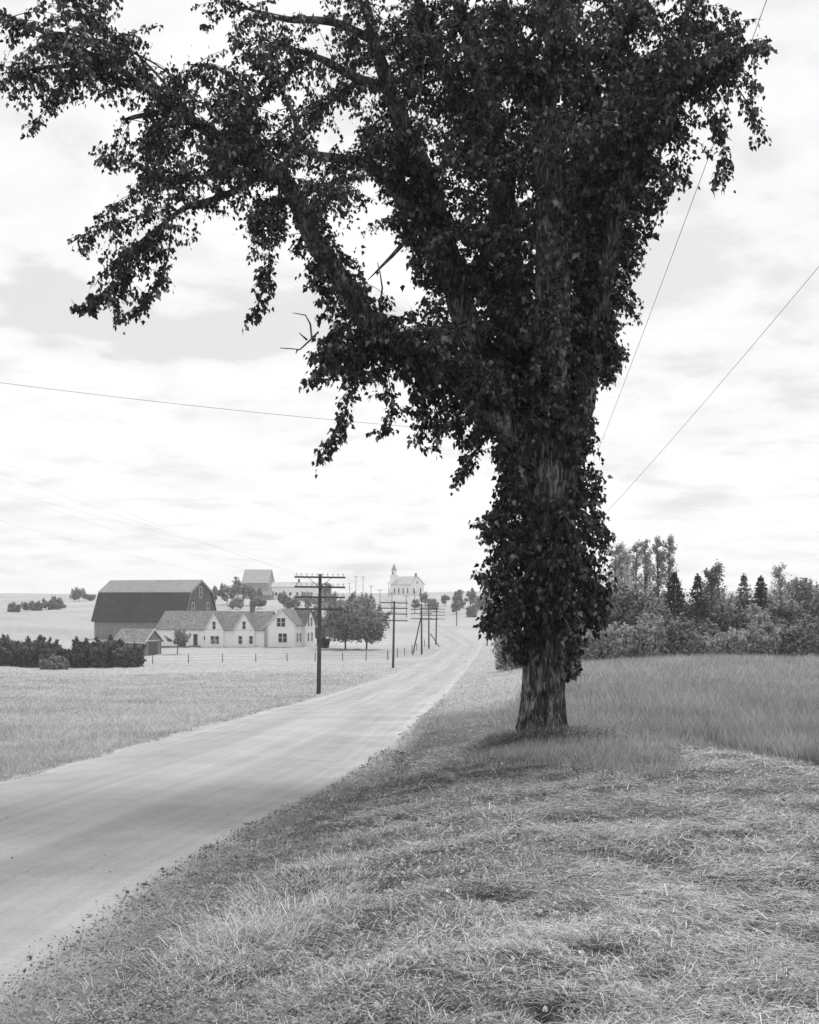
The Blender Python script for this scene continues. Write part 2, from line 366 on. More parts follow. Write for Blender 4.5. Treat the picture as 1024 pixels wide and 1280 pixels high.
M_grass = leaf_mat('mown_grass_blades', .14, .62, .3, patch=(2.2, .5, 1.2))
M_hay = leaf_mat('cut_hay', .14, .6, .2, pts=[(0, .18), (.6, .46), (1, .8)])
M_tall = leaf_mat('tall_grass_blades', .15, .56, .35, patch=(.35, .72, 1.2))
M_left = leaf_mat('meadow_blades', .24, .6, .35, patch=(.16, .72, 1.2))
M_dark = leaf_mat('weed_leaves', .09, .40, .3)
M_white = leaf_mat('clover_petals', .6, .85, .2)
M_stone = gmat('pebble', .10, .36, 4, .95, island=.35)

def wpoly(pts): return [tuple(at(px, py)[:2]) for px, py in pts]
FIELD = wpoly([(606,948),(640,956),(700,958),(760,952),(800,968),(846,962),(850,934),(900,938),(960,950),(1100,972)]) + [(40, 60), (32, 88), (15, 90), (11.0, 88), (5.2, 50), (2.5, 30)]
PATHP = wpoly([(850,932),(910,937),(985,952),(985,968),(930,962),(850,955)])

def build_grass():
    # mown bank: short upright blades
    x, y = scatter(290000, 3.6, 34, -.42, .42)
    d = road_in(x, y); infield = ipoly(x, y, FIELD)
    patch = fbm(x, y, 21, 3, 1.7)
    jx, jy = x + .35 * fbm(x, y, 91, 3, 2), y + .9 * fbm(x, y, 92, 3, 2); infield = ipoly(jx, jy, FIELD)
    keep = (x > -3) & (d < -.03 - .22 * rng.random(len(x)) + .1 * fbm(x, y, 31, 2, 3)) & ~infield
    prob = np.where(d > -.6, .7, 1.0) * np.clip(.75 + patch * .7, .12, 1) * np.where(ipoly(x, y, PATHP), .25, 1)
    keep &= rng.random(len(x)) < prob * bald(x, y)
    x, y, patch = x[keep], y[keep], patch[keep]; n = len(x)
    sc = np.clip(y / 8, .8, 1.6)
    h = rng.uniform(.02, .085, n) * (1 + .5 * np.clip(patch, -1, 1)) * np.clip(y / 8, .8, 1.25)
    o = blade_mesh('mown_grass', np.stack([x, y, zg(x, y) - .005], -1), h, rng.uniform(.002, .005, n) * sc, rng.uniform(0, .9, n), rng.uniform(0, 6.28, n), M_grass, .7)
    tag(o, 'short mown grass covering the bank around the big tree', 'grass', kind='stuff')
    # cut hay lying in swirls
    x, y = scatter(170000, 3.6, 30, -.42, .42)
    d = road_in(x, y); sw = fbm(x, y, 44, 3, .9)
    keep = (x > -3) & (d < -.9) & (~ipoly(x, y, FIELD)) & (rng.random(len(x)) < np.clip(.5 + 1.1 * sw + .25 * (x > 1) + .3 * (x > 2.2), .1, 1))
    keep &= rng.random(len(x)) < bald(x, y)
    x, y, sw = x[keep], y[keep], sw[keep]; n = len(x)
    az = 2.4 * fbm(x, y, 51, 3, 1.3) + rng.normal(0, .8, n) + np.pi * (rng.random(n) < .5)
    o = blade_mesh('cut_hay', np.stack([x, y, zg(x, y) + rng.uniform(.0, .05, n) + .03 * np.clip(sw, 0, 1)], -1), rng.lognormal(-1.9, .45, n).clip(.05, .4) * np.clip(y / 8.5, .6, 1), rng.uniform(.002, .0048, n) * np.clip(y / 7, .8, 1.8), rng.uniform(1.2, 1.56, n), az, M_hay, .2)
    tag(o, 'pale cut hay lying in swirls on the mown bank', 'hay', kind='stuff')
    # small tussocks that make the mown ground lumpy
    k = 2600; x, y = scatter(k, 3.7, 22, -.34, .42); ok = (x > -2.6) & (road_in(x, y) < -.25) & ~ipoly(x, y, FIELD) & (bald(x, y) > .5); x, y = x[ok], y[ok]; k = len(x); q_ = 46
    a = rng.uniform(0, 6.28, (k, q_)); R_t = rng.uniform(.02, .09, k)[:, None] * np.sqrt(rng.random((k, q_))); hh = np.repeat(rng.lognormal(-2.6, .4, k).clip(.03, .17), q_)
    xx = (x[:, None] + R_t * np.cos(a)).ravel(); yy = (y[:, None] + R_t * np.sin(a)).ravel(); n = len(xx)
    o = blade_mesh('tussocks', np.stack([xx, yy, zg(xx, yy) - .005], -1), hh * rng.uniform(.6, 1.3, n), rng.uniform(.0022, .0055, n) * np.clip(yy / 9, .8, 1.6), rng.uniform(.1, 1.1, n), a.ravel() + rng.normal(0, .5, n), M_hay, .9)
    tag(o, 'little tussocks of coarse grass left standing on the mown bank', 'grass', kind='stuff')
    # rough tufts along the shoulder
    V = []
    for px, py, r, n, h0 in [(380,1125,.38,1500,.34),(330,1160,.42,1700,.36),(440,1075,.35,1200,.26),(300,1190,.4,1300,.3),(270,1215,.3,600,.2),(500,975,.35,500,.35),(480,1050,.3,500,.22),(570,1150,.22,420,.22),
                             (760,975,.3,400,.25),(870,1110,.3,250,.1),(720,1130,.3,250,.1),(940,1050,.3,300,.12),(640,1240,.3,250,.12),(850,1230,.3,250,.12),(430,1235,.3,450,.18),(170,1250,.3,350,.12),(500,1200,.3,250,.12),(600,1080,.3,200,.1)]:
        cx_, cy_, _ = at(px, py); a = rng.uniform(0, 6.28, n); rr = r * np.sqrt(rng.random(n)) * rng.uniform(.6, 1.2, n)
        xx = cx_ + rr * np.cos(a) * 1.3; yy = cy_ + rr * np.sin(a)
        V.append(np.stack([xx, yy, zg(xx, yy) - .01, h0 * rng.uniform(.4, 1.1, n), a + rng.normal(0, .7, n)], -1))
    V = np.concatenate(V)
    o = blade_mesh('grass_tufts', V[:, :3], V[:, 3], rng.uniform(.002, .0048, len(V)), rng.uniform(.1, 1.2, len(V)), V[:, 4] + rng.normal(0, .8, len(V)), M_hay, .9)
    tag(o, 'shaggy pale tufts of uncut grass on the road bank', 'grass', kind='stuff')
    # tall grass field
    x, y = scatter(420000, 16, 90, -.02, .44)
    infield = ipoly(x + .35 * fbm(x, y, 91, 3, 2), y + .9 * fbm(x, y, 92, 3, 2), FIELD); x, y = x[infield], y[infield]; n = len(x)
    pt = fbm(x, y, 61, 3, .5)
    ex_ = [at(a, b_)[:2] for a, b_ in ((775, 965), (800, 970), (822, 966), (838, 958), (760, 958), (620, 950), (650, 958), (730, 958))]
    for q, (a, b_) in enumerate(ex_):
        m = 420; x = np.r_[x, a + rng.normal(0, .22, m)]; y = np.r_[y, b_ + rng.normal(0, .2, m)]; pt = np.r_[pt, np.full(m, .6 if q < 5 else 0)]
    n = len(x)
    h = rng.lognormal(-1.05, .3, n).clip(.12, .8) * (1 + .3 * pt)
    edge_ = np.clip((y - 20) / 3, .45, 1); h = h * np.where(x < 5.5, edge_ * .75, 1)
    o = blade_mesh('tall_grass', np.stack([x, y, zg(x, y) - .02], -1), h, rng.uniform(.004, .012, n) * np.clip(y / 22, 1, 2.4), rng.uniform(0, .4, n), rng.uniform(0, 6.28, n), M_tall, .3)
    tag(o, 'tall standing grass in the hay field beyond the trunk', 'grass', kind='stuff')
    # skirt of long grass round the trunk
    n = 11000; a = rng.uniform(0, 6.28, n); rr = rng.uniform(.38, .8, n) + rng.exponential(.26, n)
    tx, ty = (TREE[0], TREE[1]); xx = tx + rr * np.cos(a) * 1.0; yy = ty + rr * np.sin(a) * .9 - .1
    o = blade_mesh('trunk_grass', np.stack([xx, yy, zg(xx, yy) - .02], -1), rng.uniform(.15, .75, n) * np.clip(1.4 - rr * .55, .4, 1), rng.uniform(.008, .016, n), rng.uniform(0, .7, n), a + rng.normal(0, 1.1, n), leaf_mat('trunk_grass_blades', .04, .34, .3, pts=[(0, .06), (.6, .19), (1, .5)]), 1.1)
    tag(o, 'dark unmown grass ringing the foot of the big trunk', 'grass', kind='stuff')
    # meadow left of the road
    x, y = scatter(300000, 12, 150, -.42, .1)
    l, r = road_edges(y); keep = (x < l + .05 * fbm(x, y, 9, 2, 2) * 1) & ((y < 125) | (rng.random(len(x)) < .5)); x, y, l = x[keep], y[keep], l[keep]; n = len(x)
    near = np.clip(1 - (l - x) / 1.2, 0, 1)
    o = blade_mesh('meadow_grass', np.stack([x, y, zg(x, y) - .01], -1), rng.uniform(.06, .26, n) * (1 + .4 * fbm(x, y, 70, 3, .8)) * (1 - .35 * near), rng.uniform(.004, .008, n) * np.clip(y / 16, 1, 6), rng.uniform(0, .7, n), rng.uniform(0, 6.28, n), M_left, .6)
    tag(o, 'light meadow grass on the left side of the road', 'grass', kind='stuff')
    # verge right of the road, middle distance
    x, y = scatter(60000, 30, 190, -.05, .16)
    l, r = road_edges(y); keep = (x > r + .1) & ~ipoly(x, y, FIELD); x, y = x[keep], y[keep]; n = len(x)
    o = blade_mesh('verge_grass', np.stack([x, y, zg(x, y) - .01], -1), rng.uniform(.05, .2, n), rng.uniform(.006, .01, n) * np.clip(y / 20, 1, 6), rng.uniform(0, .8, n), rng.uniform(0, 6.28, n), M_left, .6)
    tag(o, 'pale verge grass along the right edge of the road', 'grass', kind='stuff')
    n = 2600; y = np.exp(rng.uniform(np.log(3.8), np.log(60), n)); l, r = road_edges(y); side = rng.random(n) < .5
    x = np.where(side, r + rng.normal(.05, .14, n) * np.clip(y / 12, .8, 2), l - rng.normal(.02, .14, n) * np.clip(y / 12, .8, 2))
    x = np.repeat(x, 14) + rng.normal(0, .05, n * 14); y = np.repeat(y, 14) + rng.normal(0, .06, n * 14); n = len(x)
    o = blade_mesh('edge_grass', np.stack([x, y, zg(x, y) - .01], -1), rng.uniform(.04, .16, n), rng.uniform(.002, .005, n) * np.clip(y / 9, .8, 5), rng.uniform(0, 1.1, n), rng.uniform(0, 6.28, n), M_grass, .8)
    tag(o, 'small tufts of grass creeping over both edges of the dirt road', 'grass', kind='stuff')
    # pebbles on the shoulder
    n = 15000; y = np.exp(rng.uniform(np.log(4), np.log(24), n)); l, r = road_edges(y)
    x = r + np.abs(rng.normal(0, .36, n)) * rng.choice([1, 1, 1, 1, -.25], n) - .03
    k2 = rng.random(n) < .12; x = np.where(k2, l - np.abs(rng.normal(0, .2, n)), x); inr = rng.random(n) < .06; x = np.where(inr, l + (r - l) * rng.random(n), x)
    s_ = rng.lognormal(-5.2, .5, n).clip(.0025, .022) * np.clip(y / 7, .8, 1.4)
    s_ = np.where(inr, s_ * .45, s_)
    z = np.where(road_in(x, y) > 0, zbase(x, y) + .03, zg(x, y) + .004)
    O = np.array([(1,0,0),(0,1,0),(-1,0,0),(0,-1,0),(0,0,.8),(0,0,-.8)], float); OF = np.array([(0,1,4),(1,2,4),(2,3,4),(3,0,4),(1,0,5),(2,1,5),(3,2,5),(0,3,5)])
    Vv = np.stack([x, y, z], -1)[:, None] + s_[:, None, None] * O[None] * rng.uniform(.5, 1.2, (n, 6, 1)) + s_[:, None, None] * rng.normal(0, .15, (n, 6, 3))
    o = mesh_np('gravel', Vv.reshape(-1, 3), [(np.arange(n)[:, None, None] * 6 + OF[None]).reshape(-1, 3)], M_stone)
    tag(o, 'loose gravel scattered along the edge of the dirt road', 'gravel', kind='stuff')
    # clover leaves and blossom
    x, y = scatter(190000, 3.6, 22, -.35, .42); f_ = fbm(x, y, 81, 3, 1.2)
    keep = (road_in(x, y) < -.4) & (x > -3) & ~ipoly(x, y, FIELD) & (rng.random(len(x)) < np.clip(.3 + f_, .08, 1) * bald(x, y)); x, y = x[keep], y[keep]; n = len(x)
    P = np.stack([x, y, zg(x, y) + rng.uniform(.01, .06, n)], -1); A = norm(np.c_[rng.normal(0, 1, (n, 2)), rng.normal(0, .3, n)])
    Vv, Fc = leaves_np(P, A, np.c_[rng.normal(0, .4, (n, 2)), np.ones(n)], rng.uniform(.008, .024, n), RH_V, RH_F)
    o = mesh_np('clover_leaves', Vv, [Fc], M_dark); tag(o, 'dark clover and weed leaves among the mown grass', 'ground cover', kind='stuff')
    # broad-leaved weeds: rosettes pressed into the mown grass and one taller plant by the road
    k = 150; x, y = scatter(k * 3, 4.0, 18, -.34, .42); ok = (x > -2.4) & (road_in(x, y) < -.15) & ~ipoly(x, y, FIELD); x, y = x[ok][:k], y[ok][:k]; q_ = 13
    a = rng.uniform(0, 6.28, (len(x), q_)); r_ = rng.uniform(.01, .06, a.shape); zz0 = zg(x, y)
    P = np.stack([x[:, None] + r_ * np.cos(a), y[:, None] + r_ * np.sin(a), zz0[:, None] + rng.uniform(.03, .09, a.shape)], -1).reshape(-1, 3); A = np.stack([np.cos(a), np.sin(a), rng.uniform(0, .7, a.shape)], -1).reshape(-1, 3)
    wx, wy, wz = at(497, 978); m = 170; th_ = rng.uniform(0, 6.28, m); hz_ = rng.uniform(.02, .42, m); P = np.r_[P, np.c_[wx + .12 * np.cos(th_) * rng.random(m), wy + .1 * np.sin(th_), wz + hz_]]; A = np.r_[A, np.c_[np.cos(th_), np.sin(th_), rng.uniform(.1, .9, m)]]
    Vv, Fc = leaves_np(P, A, np.c_[rng.normal(0, .25, (len(P), 2)), np.ones(len(P))], rng.uniform(.014, .036, len(P)) * np.clip(P[:, 1] / 8, .8, 1.4), RH_V, RH_F)
    o = mesh_np('broadleaf_weeds', Vv, [Fc], leaf_mat('broad_weed_leaf', .07, .42, .3)); tag(o, 'broad-leaved weeds scattered through the mown bank', 'weeds', kind='stuff')
    P = []
    for px, py, rad, k in [(530,1105,.45,26),(585,1070,.6,24),(620,1150,.5,14),(505,1185,.3,10),(660,1010,.9,12),(740,985,1.2,16),(850,975,1.0,12),(560,1120,.7,14),(860,1100,.6,6),(640,1235,.5,8),(945,1060,.8,7),(460,1085,.4,9),(720,1040,1.0,10),(515,1095,.25,12),(620,965,.9,9),(930,1200,.6,5)]:
        cx_, cy_, _ = at(px, py); k = max(3, int(k * .6)); q = rng.normal(0, rad, (k, 2)) * .7; P += [(cx_ + a_, cy_ + b_) for a_, b_ in q]
    P = np.array(P); zz_ = zg(P[:, 0], P[:, 1]) + rng.uniform(.08, .16, len(P)); Q = []; 
    for (a_, b_), c_ in zip(P, zz_):
        q = norm(rng.normal(0, 1, (14, 3)) + [0, -.2, .6]); Q.append(np.c_[np.array([a_, b_, c_]) + q * .003, q])
    Q = np.concatenate(Q); Vv, Fc = leaves_np(Q[:, :3], Q[:, 3:], rng.normal(0, 1, (len(Q), 3)), rng.uniform(.010, .017, len(Q)), RH_V, RH_F)
    o = mesh_np('clover_blossom', Vv, [Fc], M_white); tag(o, 'small white clover blossoms sprinkled over the mown bank', 'flowers', kind='stuff')

# ------------------------------------------------------------------ the big tree
TREE = np.array([(678 - 512) / F * 21.0, 21.0])
M_bark, t, b = new_mat('furrowed_bark')
tcn = N(t, 'ShaderNodeTexCoord'); mp = N(t, 'ShaderNodeMapping'); mp.inputs['Scale'].default_value = (1, 1, .2); t.links.new(tcn.outputs['Object'], mp.inputs[0])
f = noise(t, mp.outputs[0], 15, 9, .68, 1.2); g = noise(t, tcn.outputs['Object'], 3, 5, .6)
t.links.new(ramp(t, M(t, 'ADD', M(t, 'MULTIPLY', f, .8), M(t, 'MULTIPLY', g, .2)), [(.40, .01), (.5, .08), (.60, .3)]), b.inputs['Base Color'])
b.inputs['Roughness'].default_value = .95; b.inputs['Specular IOR Level'].default_value = .1
bp = N(t, 'ShaderNodeBump'); bp.inputs['Strength'].default_value = 1.0; bp.inputs['Distance'].default_value = .05
t.links.new(f, bp.inputs['Height']); t.links.new(bp.outputs[0], b.inputs['Normal'])
M_bigleaf = leaf_mat('big_tree_leaves', .015, .085, .2, .5, .25, pts=[(0, .008), (.6, .034), (.88, .10), (1, .24)])

TD = 21.0
def tp(p):
    px, py, dy, r = p; D = TD + dy; v_ = W(px, py, D); return [v_[0], v_[1], v_[2], r * D / F]
TRUNK = [(678,940,0,44),(678,925,0,35),(677,905,0,29.5),(678,880,0,26.5),(679,850,0,25.5),(681,800,0,26),(684,740,0,27),(686,680,0,30),(686,630,0,34),(684,585,0,38),(684,555,.05,36)]
LIMBS = [
 [(672,600,-.1,26),(645,548,-.3,22),(600,497,-.6,18),(550,455,-.9,15.5),(500,430,-1.2,14),(465,405,-1.4,13.5),(430,360,-1.6,13),(396,305,-1.8,12.5),(350,223,-2.1,11),(284,178,-2.5,9),(218,137,-2.9,7.5),(132,76,-3.4,5.5),(51,40,-3.9,3.5),(-40,-5,-4.4,2)],
 [(660,585,.1,24),(625,500,.2,20),(595,430,.3,18),(566,345,.3,16),(551,286,.2,15),(525,205,.0,14),(494,130,-.3,12.5),(470,60,-.6,11),(450,-20,-1,9),(430,-90,-1.3,5)],
 [(551,286,.2,9),(507,250,.0,8),(457,205,-.4,7),(406,198,-.8,6),(350,180,-1.2,4),(290,170,-1.5,2.5)],
 [(670,580,.5,26),(655,470,.9,23),(645,390,1.1,21),(633,307,1.2,19),(622,200,1.2,17),(600,100,1,14),(575,10,.8,12),(550,-80,.6,7)],
 [(688,570,-.2,26),(690,470,-.5,24),(690,370,-.8,22),(689,256,-1.1,20),(682,150,-1.4,17),(690,50,-1.7,14),(705,-80,-2,8)],
 [(700,575,.4,24),(722,480,.8,21),(738,400,1,18),(742,327,1.1,16.5),(756,246,1.2,14.5),(768,160,1.3,12.5),(775,70,1.4,11),(785,-50,1.5,7)],
 [(706,570,0,18),(728,500,-.1,15),(750,400,-.3,13),(768,290,-.5,11),(782,220,-.7,9.5),(800,160,-.9,8.5),(850,112,-1.2,6.5),(900,72,-1.5,4),(940,58,-1.7,2)],
 [(782,220,-.7,7),(820,150,-.6,6),(845,80,-.4,5),(860,0,-.2,4),(880,-80,0,2.5)],
 [(602,353,.5,8),(575,330,.4,7),(556,305,.2,7)],
 [(482,110,-.3,7),(445,98,-.6,6),(412,78,-.9,5),(380,66,-1.2,4),(330,50,-1.6,2.5)],
 [(132,76,-3.4,3.5),(112,42,-3.2,3),(95,5,-3,2.5),(85,-40,-3,2)],
 [(466,50,-.6,6),(415,28,-.9,5),(350,22,-1.2,4),(290,5,-1.5,2.5)],
 [(200,112,-3,3),(150,60,-2.8,2.5),(120,20,-2.7,2)],
 [(390,72,-1.1,3),(350,100,-1.4,3),(298,138,-1.7,2)],
 [(450,100,-.6,3.5),(425,118,-.8,3),(400,135,-.9,2)],
 [(622,200,1.2,10),(580,130,1.0,9),(545,70,.8,8),(520,-10,.6,6)],
 [(682,170,-1.4,9),(650,90,-1.7,8),(630,0,-2,6)],
 [(742,320,1.1,8),(720,230,1.3,7),(728,150,1.5,6),(735,60,1.7,5)],
 [(218,137,-2.9,4),(150,150,-3.0,3),(80,170,-3.2,2),(20,95,-3.2,1.5)][:2],
 [(132,76,-3.4,3.5),(80,82,-3.6,3),(14,90,-3.8,2)],
 [(330,215,-2.2,5.5),(284,243,-2.2,4.5),(230,262,-2.3,3.5),(190,290,-2.4,2.5),(150,325,-2.5,2)],
 [(340,225,-2.1,4),(290,212,-2.6,3),(240,222,-3,2.5),(200,212,-3.2,1.5)],
 [(284,178,-2.5,4),(240,160,-2,3),(205,185,-1.8,2)],
 [(300,180,-2.4,5),(310,120,-2.8,4),(270,85,-3,3),(230,80,-3.1,2)],
 [(350,223,-2.1,5),(370,160,-2.5,4),(350,110,-2.8,3),(330,80,-3,2)],
 [(396,300,-1.8,4),(380,260,-1.2,3.5),(345,250,-1,3),(320,280,-.9,2)],
]
STRANDS = [
 [(455,410,-1.4),(440,470,-1.5),(432,515,-1.5),(415,550,-1.5),(396,583,-1.5)], [(480,425,-1.2),(487,480,-1.2),(492,505,-1.2),(479,540,-1.2)],
 [(505,440,-1.2),(520,490,-1.1),(530,520,-1),(515,553,-1)], [(530,450,-1),(540,500,-1),(552,530,-1),(538,563,-1)], [(600,500,-.6),(600,540,-.5),(592,570,-.5),(572,605,-.4)],
 [(425,400,-1.6),(410,440,-1.6),(402,462,-1.6),(380,480,-1.6)], [(350,235,-2.1),(338,300,-2.1),(333,350,-2.1),(315,403,-2.1)],
 [(230,262,-2.3),(180,268,-2.3),(130,285,-2.4),(88,298,-2.5)], [(200,280,-2.4),(180,320,-2.5),(150,350,-2.6),(95,386,-2.7)], [(215,275,-2.3),(208,330,-2.4),(185,375,-2.4),(145,400,-2.4)],
 [(190,125,-3),(188,170,-3),(165,198,-3),(125,203,-3)], [(210,140,-2.9),(196,190,-2.9),(176,232,-2.9),(140,262,-2.9),(125,275,-2.9)], [(100,75,-3.6),(75,110,-3.6),(55,140,-3.6),(33,160,-3.6)],
 [(885,80,-1.4),(920,108,-1.5),(945,148,-1.6),(958,172,-1.6)], [(865,105,-1.3),(895,150,-1.3),(905,190,-1.3),(903,236,-1.3)], [(560,460,-.6),(570,520,-.5),(585,555,-.4)],
 [(775,290,-.4),(785,340,-.4),(790,392,-.4)],[(750,400,-.2),(768,430,-.2),(762,465,-.2)], [(700,760,-.9),(716,800,-.9),(712,845,-.9)], [(648,730,-.8),(640,780,-.9),(630,820,-.8)],
 [(640,640,-.6),(612,648,-.8),(590,655,-.9)],[(625,720,-.6),(606,725,-.7),(594,712,-.7)],[(640,760,-.5),(615,775,-.6),(598,783,-.6)],[(660,540,-.8),(650,580,-.9),(640,600,-.8)],
 [(735,630,.2),(752,650,.2),(762,672,.2)],[(440,330,-1.4),(452,320,-1.4),(462,345,-1.4)],[(830,130,-.9),(845,180,-.9),(850,225,-.9)],[(800,170,-.8),(825,220,-.7),(828,260,-.7)],[(150,90,-3.4),(155,120,-3.4),(130,130,-3.4)]]
OUT = [(655,838),(646,826),(632,822),(628,800),(598,788),(604,762),(600,735),(588,708),(606,690),(606,672),(584,652),(612,634),(628,600),(618,570),(600,560),(585,600),(562,610),(572,560),(560,535),(548,545),(540,572),(526,560),(520,556),(508,562),(512,530),(494,515),(486,548),(468,546),(476,505),(464,485),(446,512),(436,540),(388,592),(395,565),(418,530),(424,480),(415,470),(372,488),(390,455),(380,450),(392,430),(390,370),(384,348),(358,310),(348,330),(340,375),(315,412),(303,400),(318,350),(312,290),(280,290),(240,295),(222,330),(205,370),(150,410),(130,403),(88,396),(82,375),(130,345),(125,325),(75,300),(118,262),(165,235),(180,215),(120,210),(112,196),(150,170),(150,125),(110,125),(60,150),(40,170),(20,165),(-60,150),(-120,-150),
 (1010,-150),(1000,40),(960,90),(968,178),(945,185),(912,170),(912,240),(888,240),(880,170),(862,180),(860,232),(836,246),(836,275),(812,300),(796,330),(806,375),(800,400),(782,402),(765,385),(770,425),(782,440),(765,475),(742,478),(733,505),(742,560),(752,585),(756,625),(770,672),(755,695),(768,735),(758,775),(738,800),(722,858),(704,850),(700,838)]
GAPS = [[(446,296),(470,284),(492,288),(512,322),(524,372),(505,386),(488,372),(470,380),(452,352),(440,318)], [(192,48),(238,28),(272,48),(268,72),(240,88),(214,88),(196,112),(182,96),(178,70)],
 [(412,128),(436,136),(440,160),(424,166),(408,150)], [(556,292),(572,290),(592,318),(590,332),(572,322)], [(250,296),(300,262),(312,290),(306,330),(282,340),(240,350),(232,320)], [(730,470),(742,440),(744,480)],
 [(420,280),(446,270),(452,290),(430,300)], [(730,72),(745,68),(748,90),(736,92)], [(718,116),(732,120),(728,146),(720,140)], [(600,545),(612,540),(618,565),(606,560)],[(160,140),(180,120),(186,150),(170,185),(150,160)],[(566,440),(576,436),(580,452)],[(690,440),(700,432),(702,450)],[(360,330),(384,352),(388,400),(360,420)]]
def build_big_tree():
    root = empty('shade_tree', (TREE[0], TREE[1], z1(*TREE)))
    tag(root, 'huge old leafy shade tree with thick furrowed trunk at the roadside', 'tree')
    off = np.array(root.location)
    # trunk: ridged bark in the mesh itself
    T = smooth_path([tp(p) for p in TRUNK], 260); sides = 150
    th = np.arange(sides) / sides * 2 * np.pi; zc = T[:, 2]
    h0 = (zc - zc[0])[:, None]
    warp = .35 * np.sin(h0 * 1.7 + 2 * np.sin(th[None] * 2)) + .2 * np.sin(h0 * 4.1 + th[None] * 3)
    ridge = np.abs(np.sin((th[None] * 11 + warp * 2.2))) * .6 + np.abs(np.sin(th[None] * 23 + h0 * 2.3 + warp * 3.7)) * .4
    brk = .5 + .5 * np.sin(h0 * 17 + 5 * np.sin(th[None] * 7)) * np.sin(th[None] * 13 + h0 * 3)
    rr = T[:, 3][:, None] * (1 + .035 * np.sin(3 * th[None] + 1) + .02 * np.sin(5 * th[None] + h0)) + .05 * (ridge - .6) * (.7 + .5 * brk)
    flare = np.exp(-h0 / .38); rr = rr * (1 + flare * (.17 * np.sin(th[None] * 5 + .6) + .07 * np.sin(th[None] * 8)))
    V = np.stack([T[:, 0][:, None] + rr * np.cos(th), T[:, 1][:, None] + rr * np.sin(th), np.repeat(zc[:, None], sides, 1)], -1).reshape(-1, 3) - off
    i = np.arange(len(T) - 1)[:, None] * sides; j = np.arange(sides)[None]; j2 = (j + 1) % sides
    mesh_np('trunk', V, [np.stack([i + j, i + j2, i + sides + j2, i + sides + j], -1).reshape(-1, 4)], M_bark, root, smooth=True)
    paths = []
    for L in LIMBS:
        P = smooth_path([tp(p) for p in L], max(10, len(L) * 8)); n = len(P)
        P[:, 3] = np.maximum(P[:, 3] * (1 - .85 * np.linspace(0, 1, n) ** 5), .006)
        wob = np.stack([fbm(np.arange(n) * .35, 0 * np.arange(n), q + len(paths) * 3, 2, 1) for q in range(3)], -1) * np.minimum(P[:, 3:4], .1) * .5
        P[:, :3] += wob * np.clip(np.arange(n) / 6, 0, 1)[:, None]
        big_ = P[:, 3].max() > .12
        tubes_mesh('limb', [(P[:, :3] - off, P[:, 3], 16 if big_ else 9)], M_bark, root); paths.append(P)
    tw = []          # twigs: tube items
    LP, LA, LS = [], [], []   # leaf points, axes, size
    def twig(p0, d, L, droop, sp=.05, rad=.35, wiggle=.25, r0=.007, dens=1.0):
        n = max(4, int(L / .12)); p = np.array(p0, float); d = np.array(d, float); pts = [p.copy()]
        for k in range(n):
            d = d + np.array([0, 0, -droop * L / n]) + rng.normal(0, wiggle, 3) * .12; d /= np.linalg.norm(d); p = p + d * (L / n); pts.append(p.copy())
        pts = np.array(pts); tw.append((pts, np.linspace(r0, .003, len(pts)), 4)); leaves_on(pts, L, sp, dens)
    def leaves_on(pts, L, sp, dens, spread=.09):
        m = int(L / sp * 2.9 * dens)
        if m < 1: return
        t_ = np.clip(rng.beta(1.6, 1.0, m), 0, 1) * (len(pts) - 1); i0 = np.minimum(t_.astype(int), len(pts) - 2); fr = (t_ - i0)[:, None]
        c = pts[i0] * (1 - fr) + pts[i0 + 1] * fr; o_ = rng.normal(0, 1, (m, 3)); o_[:, 2] = o_[:, 2] * .5 - .35; o_ = norm(o_)
        LP.append(c + o_ * rng.uniform(.02, spread, m)[:, None]); LA.append(norm(o_ * .6 + np.array([0, 0, -.75]) + rng.normal(0, .25, (m, 3)))); LS.append(rng.uniform(.06, .115, m))
    for li, P in enumerate(paths):
        L = np.r_[0, np.cumsum(np.linalg.norm(np.diff(P[:, :3], axis=0), axis=1))]; r = P[:, 3]
        count = int(L[-1] * 17)
        for q in range(count):
            s = rng.uniform(0, L[-1]); p = np.array([np.interp(s, L, P[:, k]) for k in range(4)])
            py = HY - p[2] / p[1] * F; px = p[0] / p[1] * F + 512
            if py > 560: continue
            airy = px < 510 and py < 290
            if px < 540 and py < 420 and rng.random() < (.62 if airy else .4): continue
            a = norm(rng.normal(0, 1, 3)); a[2] = abs(a[2]) * .5 - .05; 
            ln = rng.uniform(.35, 1.0) if px < 560 else rng.uniform(.4, 1.25)
            if airy: ln *= rng.uniform(.9, 1.5)
            twig(p[:3] + a * p[3] * .8, a, ln, rng.uniform(.5, 1.8), r0=.008, dens=.6 if airy else 1)
        e_ = P[-1]; ex, ey = e_[0] / e_[1] * F + 512, HY - e_[2] / e_[1] * F; tdir = norm(P[-1, :3] - P[-4, :3])
        if ey < 480 and 0 < r[0] < .2:
            for q in range(16):
                k = rng.integers(int(len(P) * .7), len(P)); twig(P[k, :3], tdir + rng.normal(0, .6, 3), rng.uniform(.3, .9), rng.uniform(.5, 1.8), r0=.007, dens=.9)
        for q in range(int(L[-1] * 26 * (1 if r.max() > .1 else .3))):
            s = rng.uniform(0, L[-1]); p = np.array([np.interp(s, L, P[:, k]) for k in range(4)]); 
            if HY - p[2] / p[1] * F > 575: continue
            if p[0] / p[1] * F + 512 < 500 and HY - p[2] / p[1] * F < 280 and rng.random() < .65: continue
            a = norm(rng.normal(0, 1, 3) * [1, 1, .3]); twig(p[:3] + a * p[3] * .95, a, rng.uniform(.15, .45), rng.uniform(1.5, 4), r0=.005, dens=1.5)
